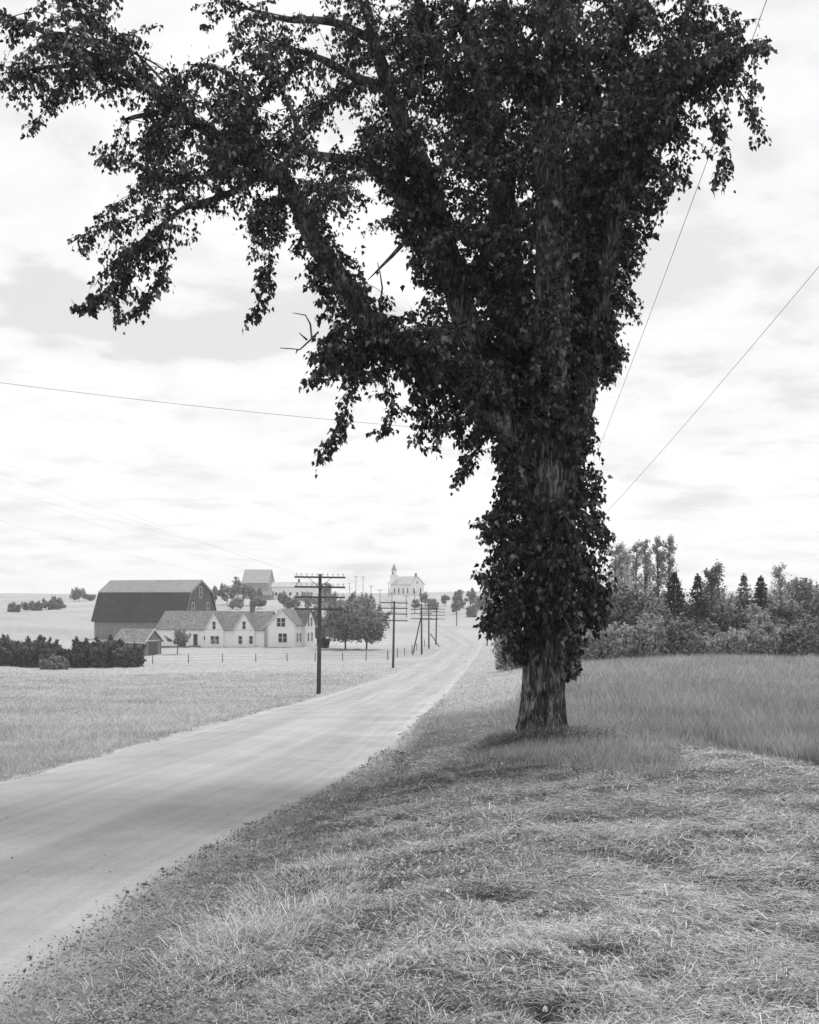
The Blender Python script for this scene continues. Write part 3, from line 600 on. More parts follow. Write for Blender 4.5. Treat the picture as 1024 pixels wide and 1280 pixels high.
        if L[-1] > 3:     # longer side branches which carry more twigs
            for q in range(int(L[-1] * (2.2 if P[0, 0] > 1.2 else 1.5))):
                s = rng.uniform(.15, 1) * L[-1]; p = np.array([np.interp(s, L, P[:, k]) for k in range(4)])
                if HY - p[2] / p[1] * F > 470: continue
                a = rng.normal(0, 1, 3) * [1, 1.2, .4] + [0, 0, .45]; a /= np.linalg.norm(a); ln = rng.uniform(1.0, 2.2); n = 12; d = a.copy(); pp = p[:3].copy(); pts = [pp.copy()]
                for k in range(n):
                    d = d + np.array([0, 0, -.07]) + rng.normal(0, .06, 3); d /= np.linalg.norm(d); pp = pp + d * ln / n; pts.append(pp.copy())
                pts = np.array(pts)
                mid = pts[-1]; mx_, my_ = mid[0] / mid[1] * F + 512, HY - mid[2] / mid[1] * F
                if not ipoly(np.array([mx_]), np.array([my_]), OUT)[0]: continue
                tw.append((pts, np.linspace(.03, .01, len(pts)), 6))
                for e in range(int(ln * 13)):
                    k = rng.integers(3, n + 1); b_ = norm(rng.normal(0, 1, 3)); twig(pts[k], b_ * [1, 1, .5], rng.uniform(.25, .7), rng.uniform(.8, 2), r0=.006)
    # epicormic shoots that clothe the trunk
    for q in range(620):
        py = rng.uniform(575, 828) if q < 540 else rng.uniform(440, 600); p = np.array([np.interp(py, [a[1] for a in TRUNK[::-1]], [a[k] for a in TRUNK[::-1]]) for k in (0, 3)]) if py > 556 else np.array([684, 50])
        th_ = rng.uniform(0, 6.28); D = TD; x0 = (p[0] - 512) / F * D; r_ = p[1] / F * D * .9; z0 = (HY - py) / F * D
        # bare patches of trunk on the side towards the camera
        if np.sin(th_) < -.35 and (565 < py < 615 or py > 800) and abs(np.cos(th_) - .3) < .6: continue
        a = np.array([np.cos(th_), np.sin(th_), rng.uniform(.1, .9)]); a /= np.linalg.norm(a)
        ln = rng.uniform(.35, 1.1) * (1.0 if 640 < py < 770 else .62)
        if py > 775: ln *= .6
        twig(np.array([x0 + r_ * np.cos(th_), D + r_ * np.sin(th_), z0]), a, ln, rng.uniform(1.2, 2.6), r0=.008)
    for s_ in STRANDS:
        P = smooth_path([list(W(a, b_, TD + c)) for a, b_, c in s_], 24); tw.append((P, np.linspace(.014, .004, 24), 5)); L = np.linalg.norm(np.diff(P, axis=0), axis=1).sum()
        leaves_on(P, L, .05, 1.3, .13)
        for q in range(int(L * 11)):
            k = rng.integers(3, 24); d = norm(rng.normal(0, 1, 3)); d[2] -= .3; twig(P[k], d, rng.uniform(.15, .4), 1.5, r0=.005)
    P = np.concatenate(LP); A = np.concatenate(LA); s = np.concatenate(LS)
    px = P[:, 0] / P[:, 1] * F + 512; py = HY - P[:, 2] / P[:, 1] * F
    jx = px + rng.normal(0, 5, len(P)); jy = py + rng.normal(0, 5, len(P)); keep = ipoly(jx, jy, OUT) | (py < -60)
    for g_ in GAPS: keep &= ~(ipoly(jx, jy, g_) & (rng.random(len(P)) < .94))
    lump = fbm(P[:, 0] * 2.2 + P[:, 1], P[:, 2] * 2.2, 77, 2, 1.2)
    keep &= ~((py < 400) & (px > 530) & (rng.random(len(P)) < np.clip(.28 - .55 * lump, 0, .85)))
    P, A, s = P[keep], A[keep], s[keep]; s = s * np.where((px[keep] < 500) & (py[keep] < 330), .8, 1) * np.where(py[keep] > 560, 1.02, 1) * rng.uniform(.75, 1.25, len(s))
    nn = norm(rng.normal(0, 1, (len(P), 3)) + [0, 0, .5]); V, Fc = leaves_np(P, A, nn, s)
    print('big tree leaves', len(P))
    mesh_np('crown', V - off, [Fc], M_bigleaf, root)
    # twigs inside the outline only
    items = []
    for pts, r_, sd_ in tw:
        e = pts[-1]; ex, ey = e[0] / e[1] * F + 512, HY - e[2] / e[1] * F
        m_ = pts[len(pts) // 2]; mx_, my_ = m_[0] / m_[1] * F + 512, HY - m_[2] / m_[1] * F
        ok = ipoly(np.array([ex, mx_]), np.array([ey, my_]), OUT)
        if ey > -60 and not ok.all(): continue
        if any(ipoly(np.array([ex]), np.array([ey]), g_)[0] for g_ in GAPS): continue
        items.append((pts - off, r_, sd_))
    for D_ in [[(508,300,-1),(490,320,-1),(474,336,-1),(460,350,-1)],[(474,388,-1.3),(478,360,-1.3),(475,340,-1.3),(472,328,-1.3)],[(478,380,-1.3),(484,377,-1.3)],[(398,415,-1.6),(388,425,-1.7),(375,437,-1.8),(365,436,-1.8),(350,435,-1.9)],[(390,424,-1.7),(388,405,-1.7),(382,394,-1.8),(366,391,-1.9)],[(372,437,-1.8),(370,442,-1.8)],[(384,425,-1.7),(374,416,-1.7)],
               [(880,98,-1.4),(925,102,-1.5),(940,112,-1.5),(952,110,-1.6)],[(560,312,.2),(580,335,.4),(604,354,.5)]]:
        Q = np.array([W(a, b_, TD + c) for a, b_, c in D_]); n = len(Q); big_ = .045 if D_[0][0] in (508, 560) else .018
        items.append((Q - off, np.linspace(big_, .006, n), 6))
    tubes_mesh('twigs', items, M_bark, root)
build_big_tree()
build_grass()

# ------------------------------------------------------------------ other trees and shrubs
M_barkfar = gmat('bark_far', .06, .14, 8, .95)
M_l1 = leaf_mat('foliage_mid', .09, .38, .3); M_l2 = leaf_mat('foliage_pale', .22, .54, .4); M_l3 = leaf_mat('foliage_dark', .03, .085, .2); M_l4 = leaf_mat('foliage_lilac', .04, .18, .25)
def crown_clumps(n, w_, h_, zc, rnd, bias=.55, flat=1.0):
    c = []
    while len(c) < n:
        v_ = rnd.normal(0, 1, 3); v_ /= np.linalg.norm(v_); r_ = rnd.uniform(bias, 1) ** .6
        if v_[2] < -.75: continue
        c.append([v_[0] * r_ * w_ / 2, v_[1] * r_ * w_ / 2, zc + v_[2] * r_ * h_ / 2])
    return np.array(c)
def tree(name, x, y, H, Wd, mat, label, cat='tree', group=None, kind='round', nl=4000, ls=.3, trunk_h=.25, seed=0, stems=1, z=None, tr=None, nclump=None):
    rnd = np.random.default_rng(seed + 100); z = z1(x, y) if z is None else z
    root = empty(name, (x, y, z - .05)); tag(root, label, cat, group)
    P, A, tubes = [], [], []; NO = []
    tr = tr or max(.05, H * .022)
    if kind in ('round', 'shrub', 'sparse'):
        base = trunk_h * H; hh = H - base
        nc = nclump or {'round': 26, 'shrub': 30, 'sparse': 16}[kind]
        cl_ = crown_clumps(nc, Wd * .82, hh * .84, base + hh / 2, rnd, .45 if kind == 'sparse' else .6)
        for s in range(stems):
            sx = 0 if stems == 1 else rnd.uniform(-.16, .16) * Wd
            lean = rnd.normal(0, .03 * H, 2) * (.4 if stems == 1 else 1)
            top = np.array([sx * 1.1 + lean[0], lean[1], base + hh * .45]); tubes.append((smooth_path([[sx, 0, 0], [sx + lean[0] * .3, lean[1] * .5, base * .8 + .1], top], 10), np.linspace(tr, tr * .5, 10), 8))
            for c in cl_[s::stems]:
                k = rnd.uniform(.2, .9); st_ = np.array([sx, 0, base * .8]) * (1 - k) + top * k
                tubes.append((smooth_path([st_, (st_ + c) / 2 + [0, 0, hh * .04], c], 6), np.linspace(tr * .4, tr * .1, 6), 5))
        for c in cl_:
            m = int(nl / nc * rnd.uniform(.6, 1.4)); cr = rnd.uniform(.10, .27) * (Wd * .5 + hh * .5) * (.8 if kind == 'sparse' else 1)
            d = norm(rnd.normal(0, 1, (m, 3))); rad_ = cr * rnd.uniform(.45, 1.05, m)[:, None]
            q = c + d * rad_ * [1, 1, .75]; P.append(q); A.append(norm(np.cross(d, rnd.normal(0, 1, (m, 3))) + rnd.normal(0, .3, (m, 3)))); NO.append(d + rnd.normal(0, .35, (m, 3)))
        for q in range(26 if kind != 'shrub' else 44):   # sprigs that break the outline
            c = cl_[rnd.integers(len(cl_))]; d = norm(c - [0, 0, base + hh * .3] + rnd.normal(0, .3, 3) * Wd * .2) ; d = norm(d + [0, 0, .5]); m = max(8, nl // 130)
            s_ = rnd.uniform(0, 1, m)[:, None]; ln_ = rnd.uniform(.14, .30) * min(Wd, H); P.append(c + d * (.06 * Wd + ln_ * s_) + rnd.normal(0, .022, (m, 3)) * Wd * (1.2 - s_)); A.append(norm(rnd.normal(0, 1, (m, 3)))); NO.append(rnd.normal(0, 1, (m, 3)) + [0, 0, .5])
        if kind == 'shrub':   # foliage down to the ground
            m = nl // 3; a = rnd.uniform(0, 6.28, m); rr = Wd * .47 * np.sqrt(rnd.uniform(.3, 1, m)); hz = rnd.uniform(0, .45, m) * H; NO.append(np.stack([np.cos(a), np.sin(a), .4 + 0 * a], -1) + rnd.normal(0, .4, (m, 3)))
            q = np.stack([rr * np.cos(a), rr * np.sin(a), hz], -1); P.append(q); A.append(norm(rnd.normal(0, 1, (m, 3)) + [0, 0, .3]))
    elif kind == 'conifer':
        tubes.append((np.array([[0, 0, 0], [0, 0, H * .5], [0, 0, H]]), np.array([tr, tr * .6, .02]), 8))
        lev = int(18 + H * 2.2); 
        for k in range(lev):
            f_ = (k + rnd.uniform(0, .6)) / lev; zz_ = trunk_h * H + f_ * (H * (1 - trunk_h)); R0 = Wd / 2 * (1 - f_) ** .85 * rnd.uniform(.55, 1.35) + .08
            nb = int(6 + 5 * (1 - f_)); a0 = rnd.uniform(0, 6.28)
            for b_ in range(nb):
                a = a0 + b_ / nb * 6.28 + rnd.normal(0, .15); R1 = R0 * rnd.uniform(.7, 1.15); m = max(6, int(nl / lev / nb * (.5 + 1.2 * (1 - f_))))
                s = rnd.uniform(.08, 1, m) ** .75; dirn = np.array([np.cos(a), np.sin(a)])
                lat = rnd.normal(0, .13, m) * R1 * (1.15 - s)
                q = np.stack([dirn[0] * s * R1 - dirn[1] * lat, dirn[1] * s * R1 + dirn[0] * lat, zz_ - .25 * R1 * s ** 1.3 + .12 * R1 * s ** 4 - np.abs(rnd.normal(0, .5, m)) * H / lev + rnd.normal(0, .06, m) * R1], -1)
                P.append(q); A.append(norm(np.c_[dirn[0] + rnd.normal(0, .5, m), dirn[1] + rnd.normal(0, .5, m), rnd.normal(-.2, .3, m)]))
                tubes.append((np.array([[0, 0, zz_], [dirn[0] * R1 * .8, dirn[1] * R1 * .8, zz_ - .2 * R1]]), np.array([tr * .18 * (1 - f_) + .01, .008]), 4))
        m = 30; P.append(np.c_[rnd.normal(0, .04, (m, 2)), H - rnd.uniform(0, .08, m) * H]); A.append(norm(rnd.normal(0, .4, (m, 3)) + [0, 0, .7]))
    elif kind == 'poplar':
        for s in range(stems):
            sx, sy = (rnd.uniform(-.3, .3, 2) * Wd if stems > 1 else (0, 0)); Hs = H * (rnd.uniform(.72, 1) if s else 1)
            tubes.append((smooth_path([[sx, sy, 0], [sx * 1.1 + rnd.normal(0, .1), sy, Hs * .5], [sx * 1.15, sy, Hs * .98]], 10), np.linspace(tr, .02, 10), 7))
            nb = 34; wS = Wd / (1 if stems == 1 else stems ** .6)
            for k in range(nb):
                f_ = trunk_h + (1 - trunk_h) * (k + .5) / nb; a = rnd.uniform(0, 6.28); R1 = wS / 2 * rnd.uniform(.5, 1.1) * (1.15 - f_) ** .55 * 1.15
                p0 = np.array([sx * 1.1, sy, f_ * Hs - R1 * .6]); p1 = p0 + [np.cos(a) * R1, np.sin(a) * R1, R1 * 1.15]; tubes.append((np.array([p0, p1]), np.array([tr * .2, .008]), 4))
                m = int(nl / stems / nb); s_ = rnd.uniform(.35, 1.1, m)[:, None]; P.append(p0 + (p1 - p0) * s_ + rnd.normal(0, .16 * R1 + .05, (m, 3))); A.append(norm(rnd.normal(0, 1, (m, 3))))
    P = np.concatenate(P); A = np.concatenate(A)
    nn = norm(np.concatenate(NO)) if NO else norm(rnd.normal(0, 1, (len(P), 3)) + [0, 0, .8]); V, Fc = leaves_np(P, A, nn, rnd.uniform(.6, 1.3, len(P)) * ls, RH_V, RH_F)
    V[:, 2] = np.maximum(V[:, 2], -.02)
    tubes_mesh('trunk', tubes, M_barkfar, root)
    mesh_np('crown', V, [Fc], mat, root)
    return root
def tree_px(name, px, py_top, py_base, w_px, D, mat, label, **kw):
    if py_base: D = at(px, py_base, 200, 700)[1]
    x = (px - 512) / F * D; zb = z1(x, D); H = (HY - py_top) / F * D - zb
    return tree(name, x, D, H, w_px / F * D, mat, label, z=zb, **kw)

# right-hand wood edge: (kind, px, top, width px, D, material, leaves, label)
WG = 'trees and bushes along the far edge of the hay field'
wood = [
 ('poplar',770,684,44,92,M_l2,3800,.17,'pale slender sapling showing just right of the big tree\'s leafy trunk'),
 ('poplar',796,680,26,98,M_l2,2600,.16,'thin pale aspen left of the tallest group of aspens'),
 ('poplar',806,676,26,96,M_l2,2800,.16,'thin pale aspen, leftmost of the three tallest pointed aspens'),
 ('poplar',821,673,26,95,M_l2,2800,.16,'thin pale aspen, middle one of the three tallest pointed aspens'),
 ('poplar',836,671,28,95,M_l2,2800,.16,'tallest thin aspen with a pointed tip above the dark fir'),
 ('conifer',843,715,84,90,M_l3,7000,.16,'broad dark fir standing below the tall aspens'),
 ('conifer',872,717,62,92,M_l3,5000,.15,'dark narrow spruce left of the open grey-leaved tree'),
 ('poplar',890,710,42,95,M_l1,4200,.17,'open grey-leaved tree between the two groups of spruces'),
 ('conifer',930,716,52,98,M_l1,5000,.15,'grey spruce left of the small dark spruce'),
 ('conifer',951,719,56,97,M_l3,6000,.15,'small dark spruce near the right end of the wood'),
 ('poplar',975,708,36,102,M_l2,2200,.16,'wispy pale tree at the right end of the wood'),
 ('round',1005,722,55,104,M_l1,5000,.2,'mid-grey tree at the extreme right edge of the photo'),
 ('round',745,742,60,88,M_l1,6000,.17,'dim bushy tree just behind the right side of the leafy trunk'),
 ('round',795,735,56,88,M_l1,6500,.17,'round dark-leaved bushy tree below the left aspens'),
 ('round',822,752,40,85,M_l1,5000,.16,'round bushy tree left of the dark fir foot'),
 ('shrub',886,775,30,86,M_l1,4000,.16,'grey shrub at the foot of the broad dark fir'),
 ('round',912,752,40,92,M_l1,4500,.17,'grey bushy tree below the open grey-leaved tree'),
 ('round',948,756,38,92,M_l2,4500,.17,'pale bushy tree in front of the small dark spruce'),
 ('round',980,744,44,90,M_l1,4500,.17,'bushy tree below the wispy pale tree at right'),
 ('shrub',735,783,46,84,M_l2,3800,.15,'low pale shrub just right of the big trunk foliage'),
 ('shrub',775,780,44,83,M_l2,4200,.15,'low shrub second from the trunk along the field edge'),
 ('shrub',812,776,50,83,M_l2,5200,.15,'wide rounded shrub at the field edge below the left aspens'),
 ('shrub',850,776,46,83,M_l1,5200,.15,'tall rounded shrub at the field edge below the dark fir'),
 ('shrub',892,795,44,84,M_l2,3600,.14,'low pale shrub at the field edge below the narrow spruce'),
 ('shrub',925,788,44,84,M_l2,4000,.15,'pale leafy shrub at the field edge right of the narrow spruce'),
 ('shrub',958,776,50,84,M_l2,5000,.15,'broad shrub at the field edge below the small dark spruce'),
 ('shrub',998,780,46,83,M_l1,4200,.15,'shrub at the field edge by the right border of the photo'),
 ('shrub',640,790,46,110,M_l1,3000,.17,'shrub seen left of the big trunk beside the road verge'),
 ('shrub',672,795,40,95,M_l1,2600,.16,'shrub directly behind the bare lower trunk'),
 ('shrub',1035,770,60,84,M_l1,3000,.17,'shrub cut off by the right border of the photo'),
 ('round',972,738,60,170,M_l1,4200,.3,'distant bushy tree on the rise behind the small dark spruce'),
 ('round',1002,732,60,185,M_l1,4200,.32,'distant tree on the rise at the right border of the photo'),
 ('round',905,746,54,150,M_l1,3800,.28,'distant bushy tree seen in the dip between the spruces'),
 ('round',770,728,46,120,M_l2,4200,.22,'pale tree behind the thin aspens nearest to the big tree'),
 ('poplar',784,688,30,104,M_l2,2600,.16,'thin pale aspen between the slender sapling and the tall group'),
 ('round',860,748,44,130,M_l1,3600,.24,'bushy tree standing behind the foot of the narrow spruce'),
]
for i, (k, px, top, wpx, D, m, nl_, ls_, lab) in enumerate(wood):
    nm = {'poplar': 'aspen_tree', 'conifer': 'spruce_tree', 'round': 'bushy_tree', 'shrub': 'shrub'}[k]
    tree_px(nm, px, top, None, wpx, D, m, lab, cat='shrub' if k == 'shrub' else 'tree', group=WG, kind=k, nl=nl_, ls=ls_ * (1.35 if k in ('round', 'shrub') else 1.0), seed=i, trunk_h={'poplar': .25, 'conifer': .05, 'round': .08, 'shrub': .0}[k])
# ground cover weeds along the field edge
x = rng.uniform(9, 34, 26000); y = 86 + rng.normal(0, 1.2, len(x)) - .0 * x; zz_ = zg(x, y) + rng.uniform(0, 1.0, len(x)) * (.6 + .4 * np.sin(x * 1.7))
V, Fc = leaves_np(np.stack([x, y, zz_], -1), norm(rng.normal(0, 1, (len(x), 3)) + [0, 0, .3]), norm(rng.normal(0, 1, (len(x), 3)) + [0, 0, .8]), rng.uniform(.08, .2, len(x)), RH_V, RH_F)
tag(mesh_np('undergrowth', V, [Fc], M_l2), 'pale low weeds between hay field and bushes', 'undergrowth', kind='stuff')

# lilac hedge by the shed
for i, (px, top, wpx, D, m, lab) in enumerate([
    (42, 800, 50, 152, M_l4, 'big dark shrub at the left edge, first of the row by the barn'), (70, 806, 40, 150, M_l4, 'rounded dark shrub second from the left in the row by the barn'),
    (102, 803, 40, 151, M_l4, 'dark shrub in the middle of the row in front of the barn'), (132, 799, 44, 150, M_l4, 'tall dark shrub below the left end of the small shed roof'),
    (160, 804, 40, 149, M_l4, 'dark shrub at the right end of the row beside the small shed'), (68, 823, 34, 143, M_l1, 'low greyer shrub in front of the dark row at left'), (12, 800, 50, 152, M_l4, 'dark shrub cut off by the left border of the photo')]):
    tree_px('lilac_shrub', px, top, None, wpx, D, m, lab, cat='shrub', group='row of shrubs in front of the barn', kind='shrub', nl=6500, ls=.26, trunk_h=0, seed=40 + i, stems=3)
tree_px('maple_tree', 432, 752, None, 58, 200, M_l1, 'round leafy maple on the lawn beside the farmhouse, left of a pair', group='pair of maples on the lawn', kind='round', nl=11000, ls=.36, trunk_h=.07, seed=60, nclump=34, tr=.16)
tree_px('maple_tree', 458, 758, None, 50, 200, M_l1, 'round leafy maple on the lawn, the right one of a pair', group='pair of maples on the lawn', kind='round', nl=8000, ls=.36, trunk_h=.07, seed=61, nclump=28, tr=.16)
tree_px('bushy_tree', 397, 764, None, 30, 216, M_l1, 'leafy tree against the right end of the farmhouse behind the nearest pole', kind='round', nl=4500, ls=.34, trunk_h=.06, seed=62)
tree_px('shrub', 405, 797, None, 14, 204, M_l3, 'small dark bush at the foot of the left lawn maple', cat='shrub', kind='shrub', nl=1600, ls=.25, seed=63)
tree_px('apple_tree', 222, 787, None, 33, 186, M_l1, 'small leaning apple tree in front of the farmhouse door', kind='sparse', nl=2600, ls=.22, trunk_h=.3, seed=64, nclump=20)
# trees on the hill behind the farm
HG = 'trees on the hill behind the farm'
for i, (px, top, wpx, D, m, lab) in enumerate([
    (269, 733, 18, 385, M_l1, 'round tree just right of the big barn gable'), (284, 731, 20, 385, M_l1, 'second round tree right of the big barn gable'), (304, 722, 30, 372, M_l1, 'largest hill tree, standing before the hilltop barn'),
    (320, 735, 16, 375, M_l1, 'smaller tree right of the largest hill tree'), (296, 748, 18, 350, M_l2, 'low bush under the largest hill tree'), (323, 746, 18, 350, M_l1, 'low round bush on the slope right of the largest hill tree'),
    (356, 741, 17, 345, M_l1, 'bushy tree in front of the long white hilltop building'), (382, 742, 18, 345, M_l2, 'pale bushy tree below the right end of the long white hilltop building'), (368, 745, 14, 348, M_l2, 'small pale tree between the two before the white hilltop building'),
    (408, 724, 12, 440, M_l1, 'tree showing behind the top of the nearest pole'), (413, 742, 24, 360, M_l1, 'dark bush on the hill right of the nearest pole'), (437, 742, 26, 350, M_l2, 'pale bush on the hill above the lawn maples'), (452, 745, 24, 345, M_l2, 'pale bush above the right lawn maple'),
    (398, 745, 16, 330, M_l2, 'small pale tree behind the nearest pole at arm height'), (462, 744, 14, 350, M_l1, 'small dark bush where the far road begins its climb')]):
    tree_px('hill_tree', px, top, None, wpx, D, m, lab, group=HG, kind='round' if i % 3 else 'sparse', nl=2400, ls=.5, trunk_h=.06, seed=70 + i, nclump=14)
for i, (px, top, wpx, D, lab) in enumerate([(34, 753, 14, 430, 'orchard tree at the left edge of the photo, first of the hedgerow'), (46, 752, 14, 430, 'second tree from the left in the hillside hedgerow'), (58, 751, 14, 435, 'third tree from the left in the hillside hedgerow'), (68, 748, 15, 440, 'fourth tree from the left in the hillside hedgerow'), (76, 750, 12, 440, 'fifth tree and right end of the hillside hedgerow'), (18, 754, 16, 430, 'hedgerow tree cut off by the left border')]):
    tree_px('hedgerow_tree', px, top, 764 - (px - 30) * .06, wpx, D, M_l1, lab, group='hedgerow trees on the far left hillside', kind='shrub' if i % 2 else 'sparse', nl=1300, ls=.5, trunk_h=.04, seed=90 + i, nclump=12)
tree_px('hill_tree', 99, 737, None, 22, 470, M_l1, 'round tree alone on the skyline left of the barn', group='two trees on the skyline left of the barn', kind='round', nl=1800, ls=.6, trunk_h=.1, seed=97)
tree_px('hill_tree', 114, 744, None, 12, 470, M_l1, 'smaller skyline tree touching the barn roof corner', group='two trees on the skyline left of the barn', kind='round', nl=900, ls=.55, trunk_h=.1, seed=98)
for i, (px, top, wpx, D, lab) in enumerate([(532, 739, 17, 470, 'round tree just right of the church'), (542, 749, 13, 440, 'low tree right of the church below the first'), (557, 744, 11, 480, 'small tree halfway between church and orchard group'), (574, 738, 14, 470, 'taller tree at the left of the skyline group right of the church'),
        (588, 734, 15, 480, 'tallest tree of the skyline group right of the church'), (600, 742, 12, 470, 'tree at the right of the skyline group, touching the near leaves'), (570, 752, 12, 430, 'low pale tree under the skyline group'), (590, 754, 13, 425, 'low tree on the slope under the tallest skyline tree'), (520, 750, 10, 430, 'low bush on the slope in front of the church'), (612, 740, 16, 470, 'skyline tree half hidden by the near leaves')]):
    tree_px('orchard_tree', px, top, (759, 762, 757, 760, 760, 762, 768, 771, 762, 764)[i], wpx, D, M_l1, lab, group='trees on the slope right of the church', kind='shrub' if i % 2 else 'sparse', nl=1500, ls=.5, trunk_h=.02 if i % 2 else .1, seed=110 + i, nclump=13)

# ------------------------------------------------------------------ buildings
M_clap, t, b = new_mat('white_clapboard')
tcn = N(t, 'ShaderNodeTexCoord'); f = noise(t, tcn.outputs['Object'], 1.2, 6, .6); t.links.new(ramp(t, f, [(.3, .80), (.65, .88)]), b.inputs['Base Color']); b.inputs['Roughness'].default_value = .8
wv = N(t, 'ShaderNodeTexWave', wave_type='BANDS', bands_direction='Z', wave_profile='SAW'); wv.inputs['Scale'].default_value = 1.3; t.links.new(tcn.outputs['Object'], wv.inputs[0])
bp = N(t, 'ShaderNodeBump'); bp.inputs['Strength'].default_value = .5; bp.inputs['Distance'].default_value = .03; t.links.new(wv.outputs['Fac'], bp.inputs['Height']); t.links.new(bp.outputs[0], b.inputs['Normal'])
def shingle(name, lo, hi, bs=1.6):
    m, t, b = new_mat(name); tcn = N(t, 'ShaderNodeTexCoord'); vo = N(t, 'ShaderNodeTexVoronoi'); vo.inputs['Scale'].default_value = bs; 
    mp = N(t, 'ShaderNodeMapping'); mp.inputs['Scale'].default_value = (1.6, 1.6, 3.4); t.links.new(tcn.outputs['Object'], mp.inputs[0]); t.links.new(mp.outputs[0], vo.inputs['Vector'])
    f = noise(t, tcn.outputs['Object'], .9, 7, .7); s_ = N(t, 'ShaderNodeSeparateXYZ'); t.links.new(vo.outputs['Color'], s_.inputs[0])
    v_ = M(t, 'ADD', M(t, 'MULTIPLY', s_.outputs[0], .45), M(t, 'MULTIPLY', f, .55)); t.links.new(ramp(t, v_, [(.25, lo), (.72, hi)]), b.inputs['Base Color']); b.inputs['Roughness'].default_value = .9
    return m
M_shing = shingle('weathered_shingles', .09, .30, 3.2); M_shing2 = shingle('dark_shingles', .06, .20, 3.2)
M_trim = gmat('white_trim', .65, .8, 3, .7)
M_glass = gmat('window_glass', .015, .03, 1, .15, spec=.6)
M_curt = gmat('window_curtain', .25, .4, 3, .9)
M_brick = gmat('chimney_brick', .08, .2, 9, .95)
M_stonef = gmat('foundation_stone', .12, .3, 3, .95)
M_board = gmat('grey_barn_boards', .12, .34, 2.0, .95, .3, 3, stretch=(3.2, 3.2, .15))
M_roof_lit = gmat('barn_roof_sunlit', .23, .28, .8, .85, big=(.1, .93, 1.05)); M_roof_shaded = gmat('barn_roof_shaded', .045, .075, .8, .85, big=(.15, .85, 1.15))  # same roofing: sunlight painted pale on the upper slope, shade dark on the lower
M_gable = gmat('shaded_gable_and_door_boards', .08, .16, 2.0, .9, .2, 3, stretch=(3.2, 3.2, .2))  # shade of the gable end put in as darker boards; also colours the shed door
M_metal = gmat('pale_roof', .36, .48, .6, .7); M_greyw = gmat('far_grey_wall', .25, .38, 1, .9)
def wall_s(P0, d, px):
    u = (px - 512) / F; return (u * P0[1] - P0[0]) / (d[0] - u * d[1])
def window(root, x, zb, w_, h_, y=0.0, pair=1, curtain=False, side=None, gap=.08, muntin=True):
    """window on the local wall plane y; side=+x gives a wall facing +x at local x=y"""
    for k in range(pair):
        x0 = x - (pair * w_ + (pair - 1) * gap) / 2 + k * (w_ + gap)
        def mk(a0, a1, o0, o1, z0, z1_, mb):
            if side is None: mb.box(a0, a1, y - o1, y - o0, z0, z1_)
            else: mb.box(side + o0, side + o1, a0, a1, z0, z1_)
        fr = MB(); tk = .09
        mk(x0 - tk, x0, 0.0, .06, zb - tk, zb + h_ + tk, fr); mk(x0 + w_, x0 + w_ + (tk if k == pair - 1 else gap - tk), 0, .06, zb - tk, zb + h_ + tk, fr)
        mk(x0, x0 + w_, 0, .063, zb + h_, zb + h_ + tk * 1.3, fr); mk(x0, x0 + w_, 0, .08, zb - tk * 1.2, zb, fr)
        fo = fr.build('window', M_trim, root)
        pa = MB(); mk(x0, x0 + w_, .004, .02, zb, zb + h_, pa); pa.build('pane', M_glass, fo)
        if muntin:
            mu = MB(); mk(x0, x0 + w_, .021, .035, zb + h_ / 2 - .03, zb + h_ / 2 + .03, mu); mu.build('sash_bar', M_trim, fo)
        if curtain:
            cu = MB(); mk(x0 + w_ * .1, x0 + w_ * .45, .0205, .024, zb + h_ * .08, zb + h_ * .46, cu); cu.build('curtain', M_curt, fo)
def gable_roof(x0, x1, y0, y1, ze, zr, mat, root, axis='x', ov=.3, th=.14, name='roof'):
    mb = MB()
    if axis == 'x':
        ym = (y0 + y1) / 2; sl = (zr - ze) / (ym - y0)
        for s, ya in ((-1, y0 - ov), (1, y1 + ov)):
            zb = ze - ov * sl; n = (0, s * sl, 1)
            mb.slab([(x0 - ov, ya, zb), (x1 + ov, ya, zb), (x1 + ov, ym, zr), (x0 - ov, ym, zr)], n, th)
    else:
        xm = (x0 + x1) / 2; sl = (zr - ze) / (xm - x0)
        for s, xa in ((-1, x0 - ov), (1, x1 + ov)):
            zb = ze - ov * sl; n = (s * sl, 0, 1)
            mb.slab([(xa, y0 - ov, zb), (xm, y0 - ov, zr), (xm, y1 + ov, zr), (xa, y1 + ov, zb)], n, th)
    return mb.build(name, mat, root)
def gable_body(x0, x1, y0, y1, zb, ze, zr, mat, root, axis='x', name='wall'):
    if axis == 'x':
        ym = (y0 + y1) / 2; prof = [(y0, zb), (y1, zb), (y1, ze), (ym, zr), (y0, ze)]
        V = [(x0, a, c) for a, c in prof] + [(x1, a, c) for a, c in prof]
    else:
        xm = (x0 + x1) / 2; prof = [(x0, zb), (x1, zb), (x1, ze), (xm, zr), (x0, ze)]
        V = [(a, y0, c) for a, c in prof] + [(a, y1, c) for a, c in prof]
    return MB().add(V, [(4,3,2,1,0), (5,6,7,8,9)] + [(i, (i+1) % 5, 5 + (i+1) % 5, 5 + i) for i in range(5)]).build(name, mat, root)

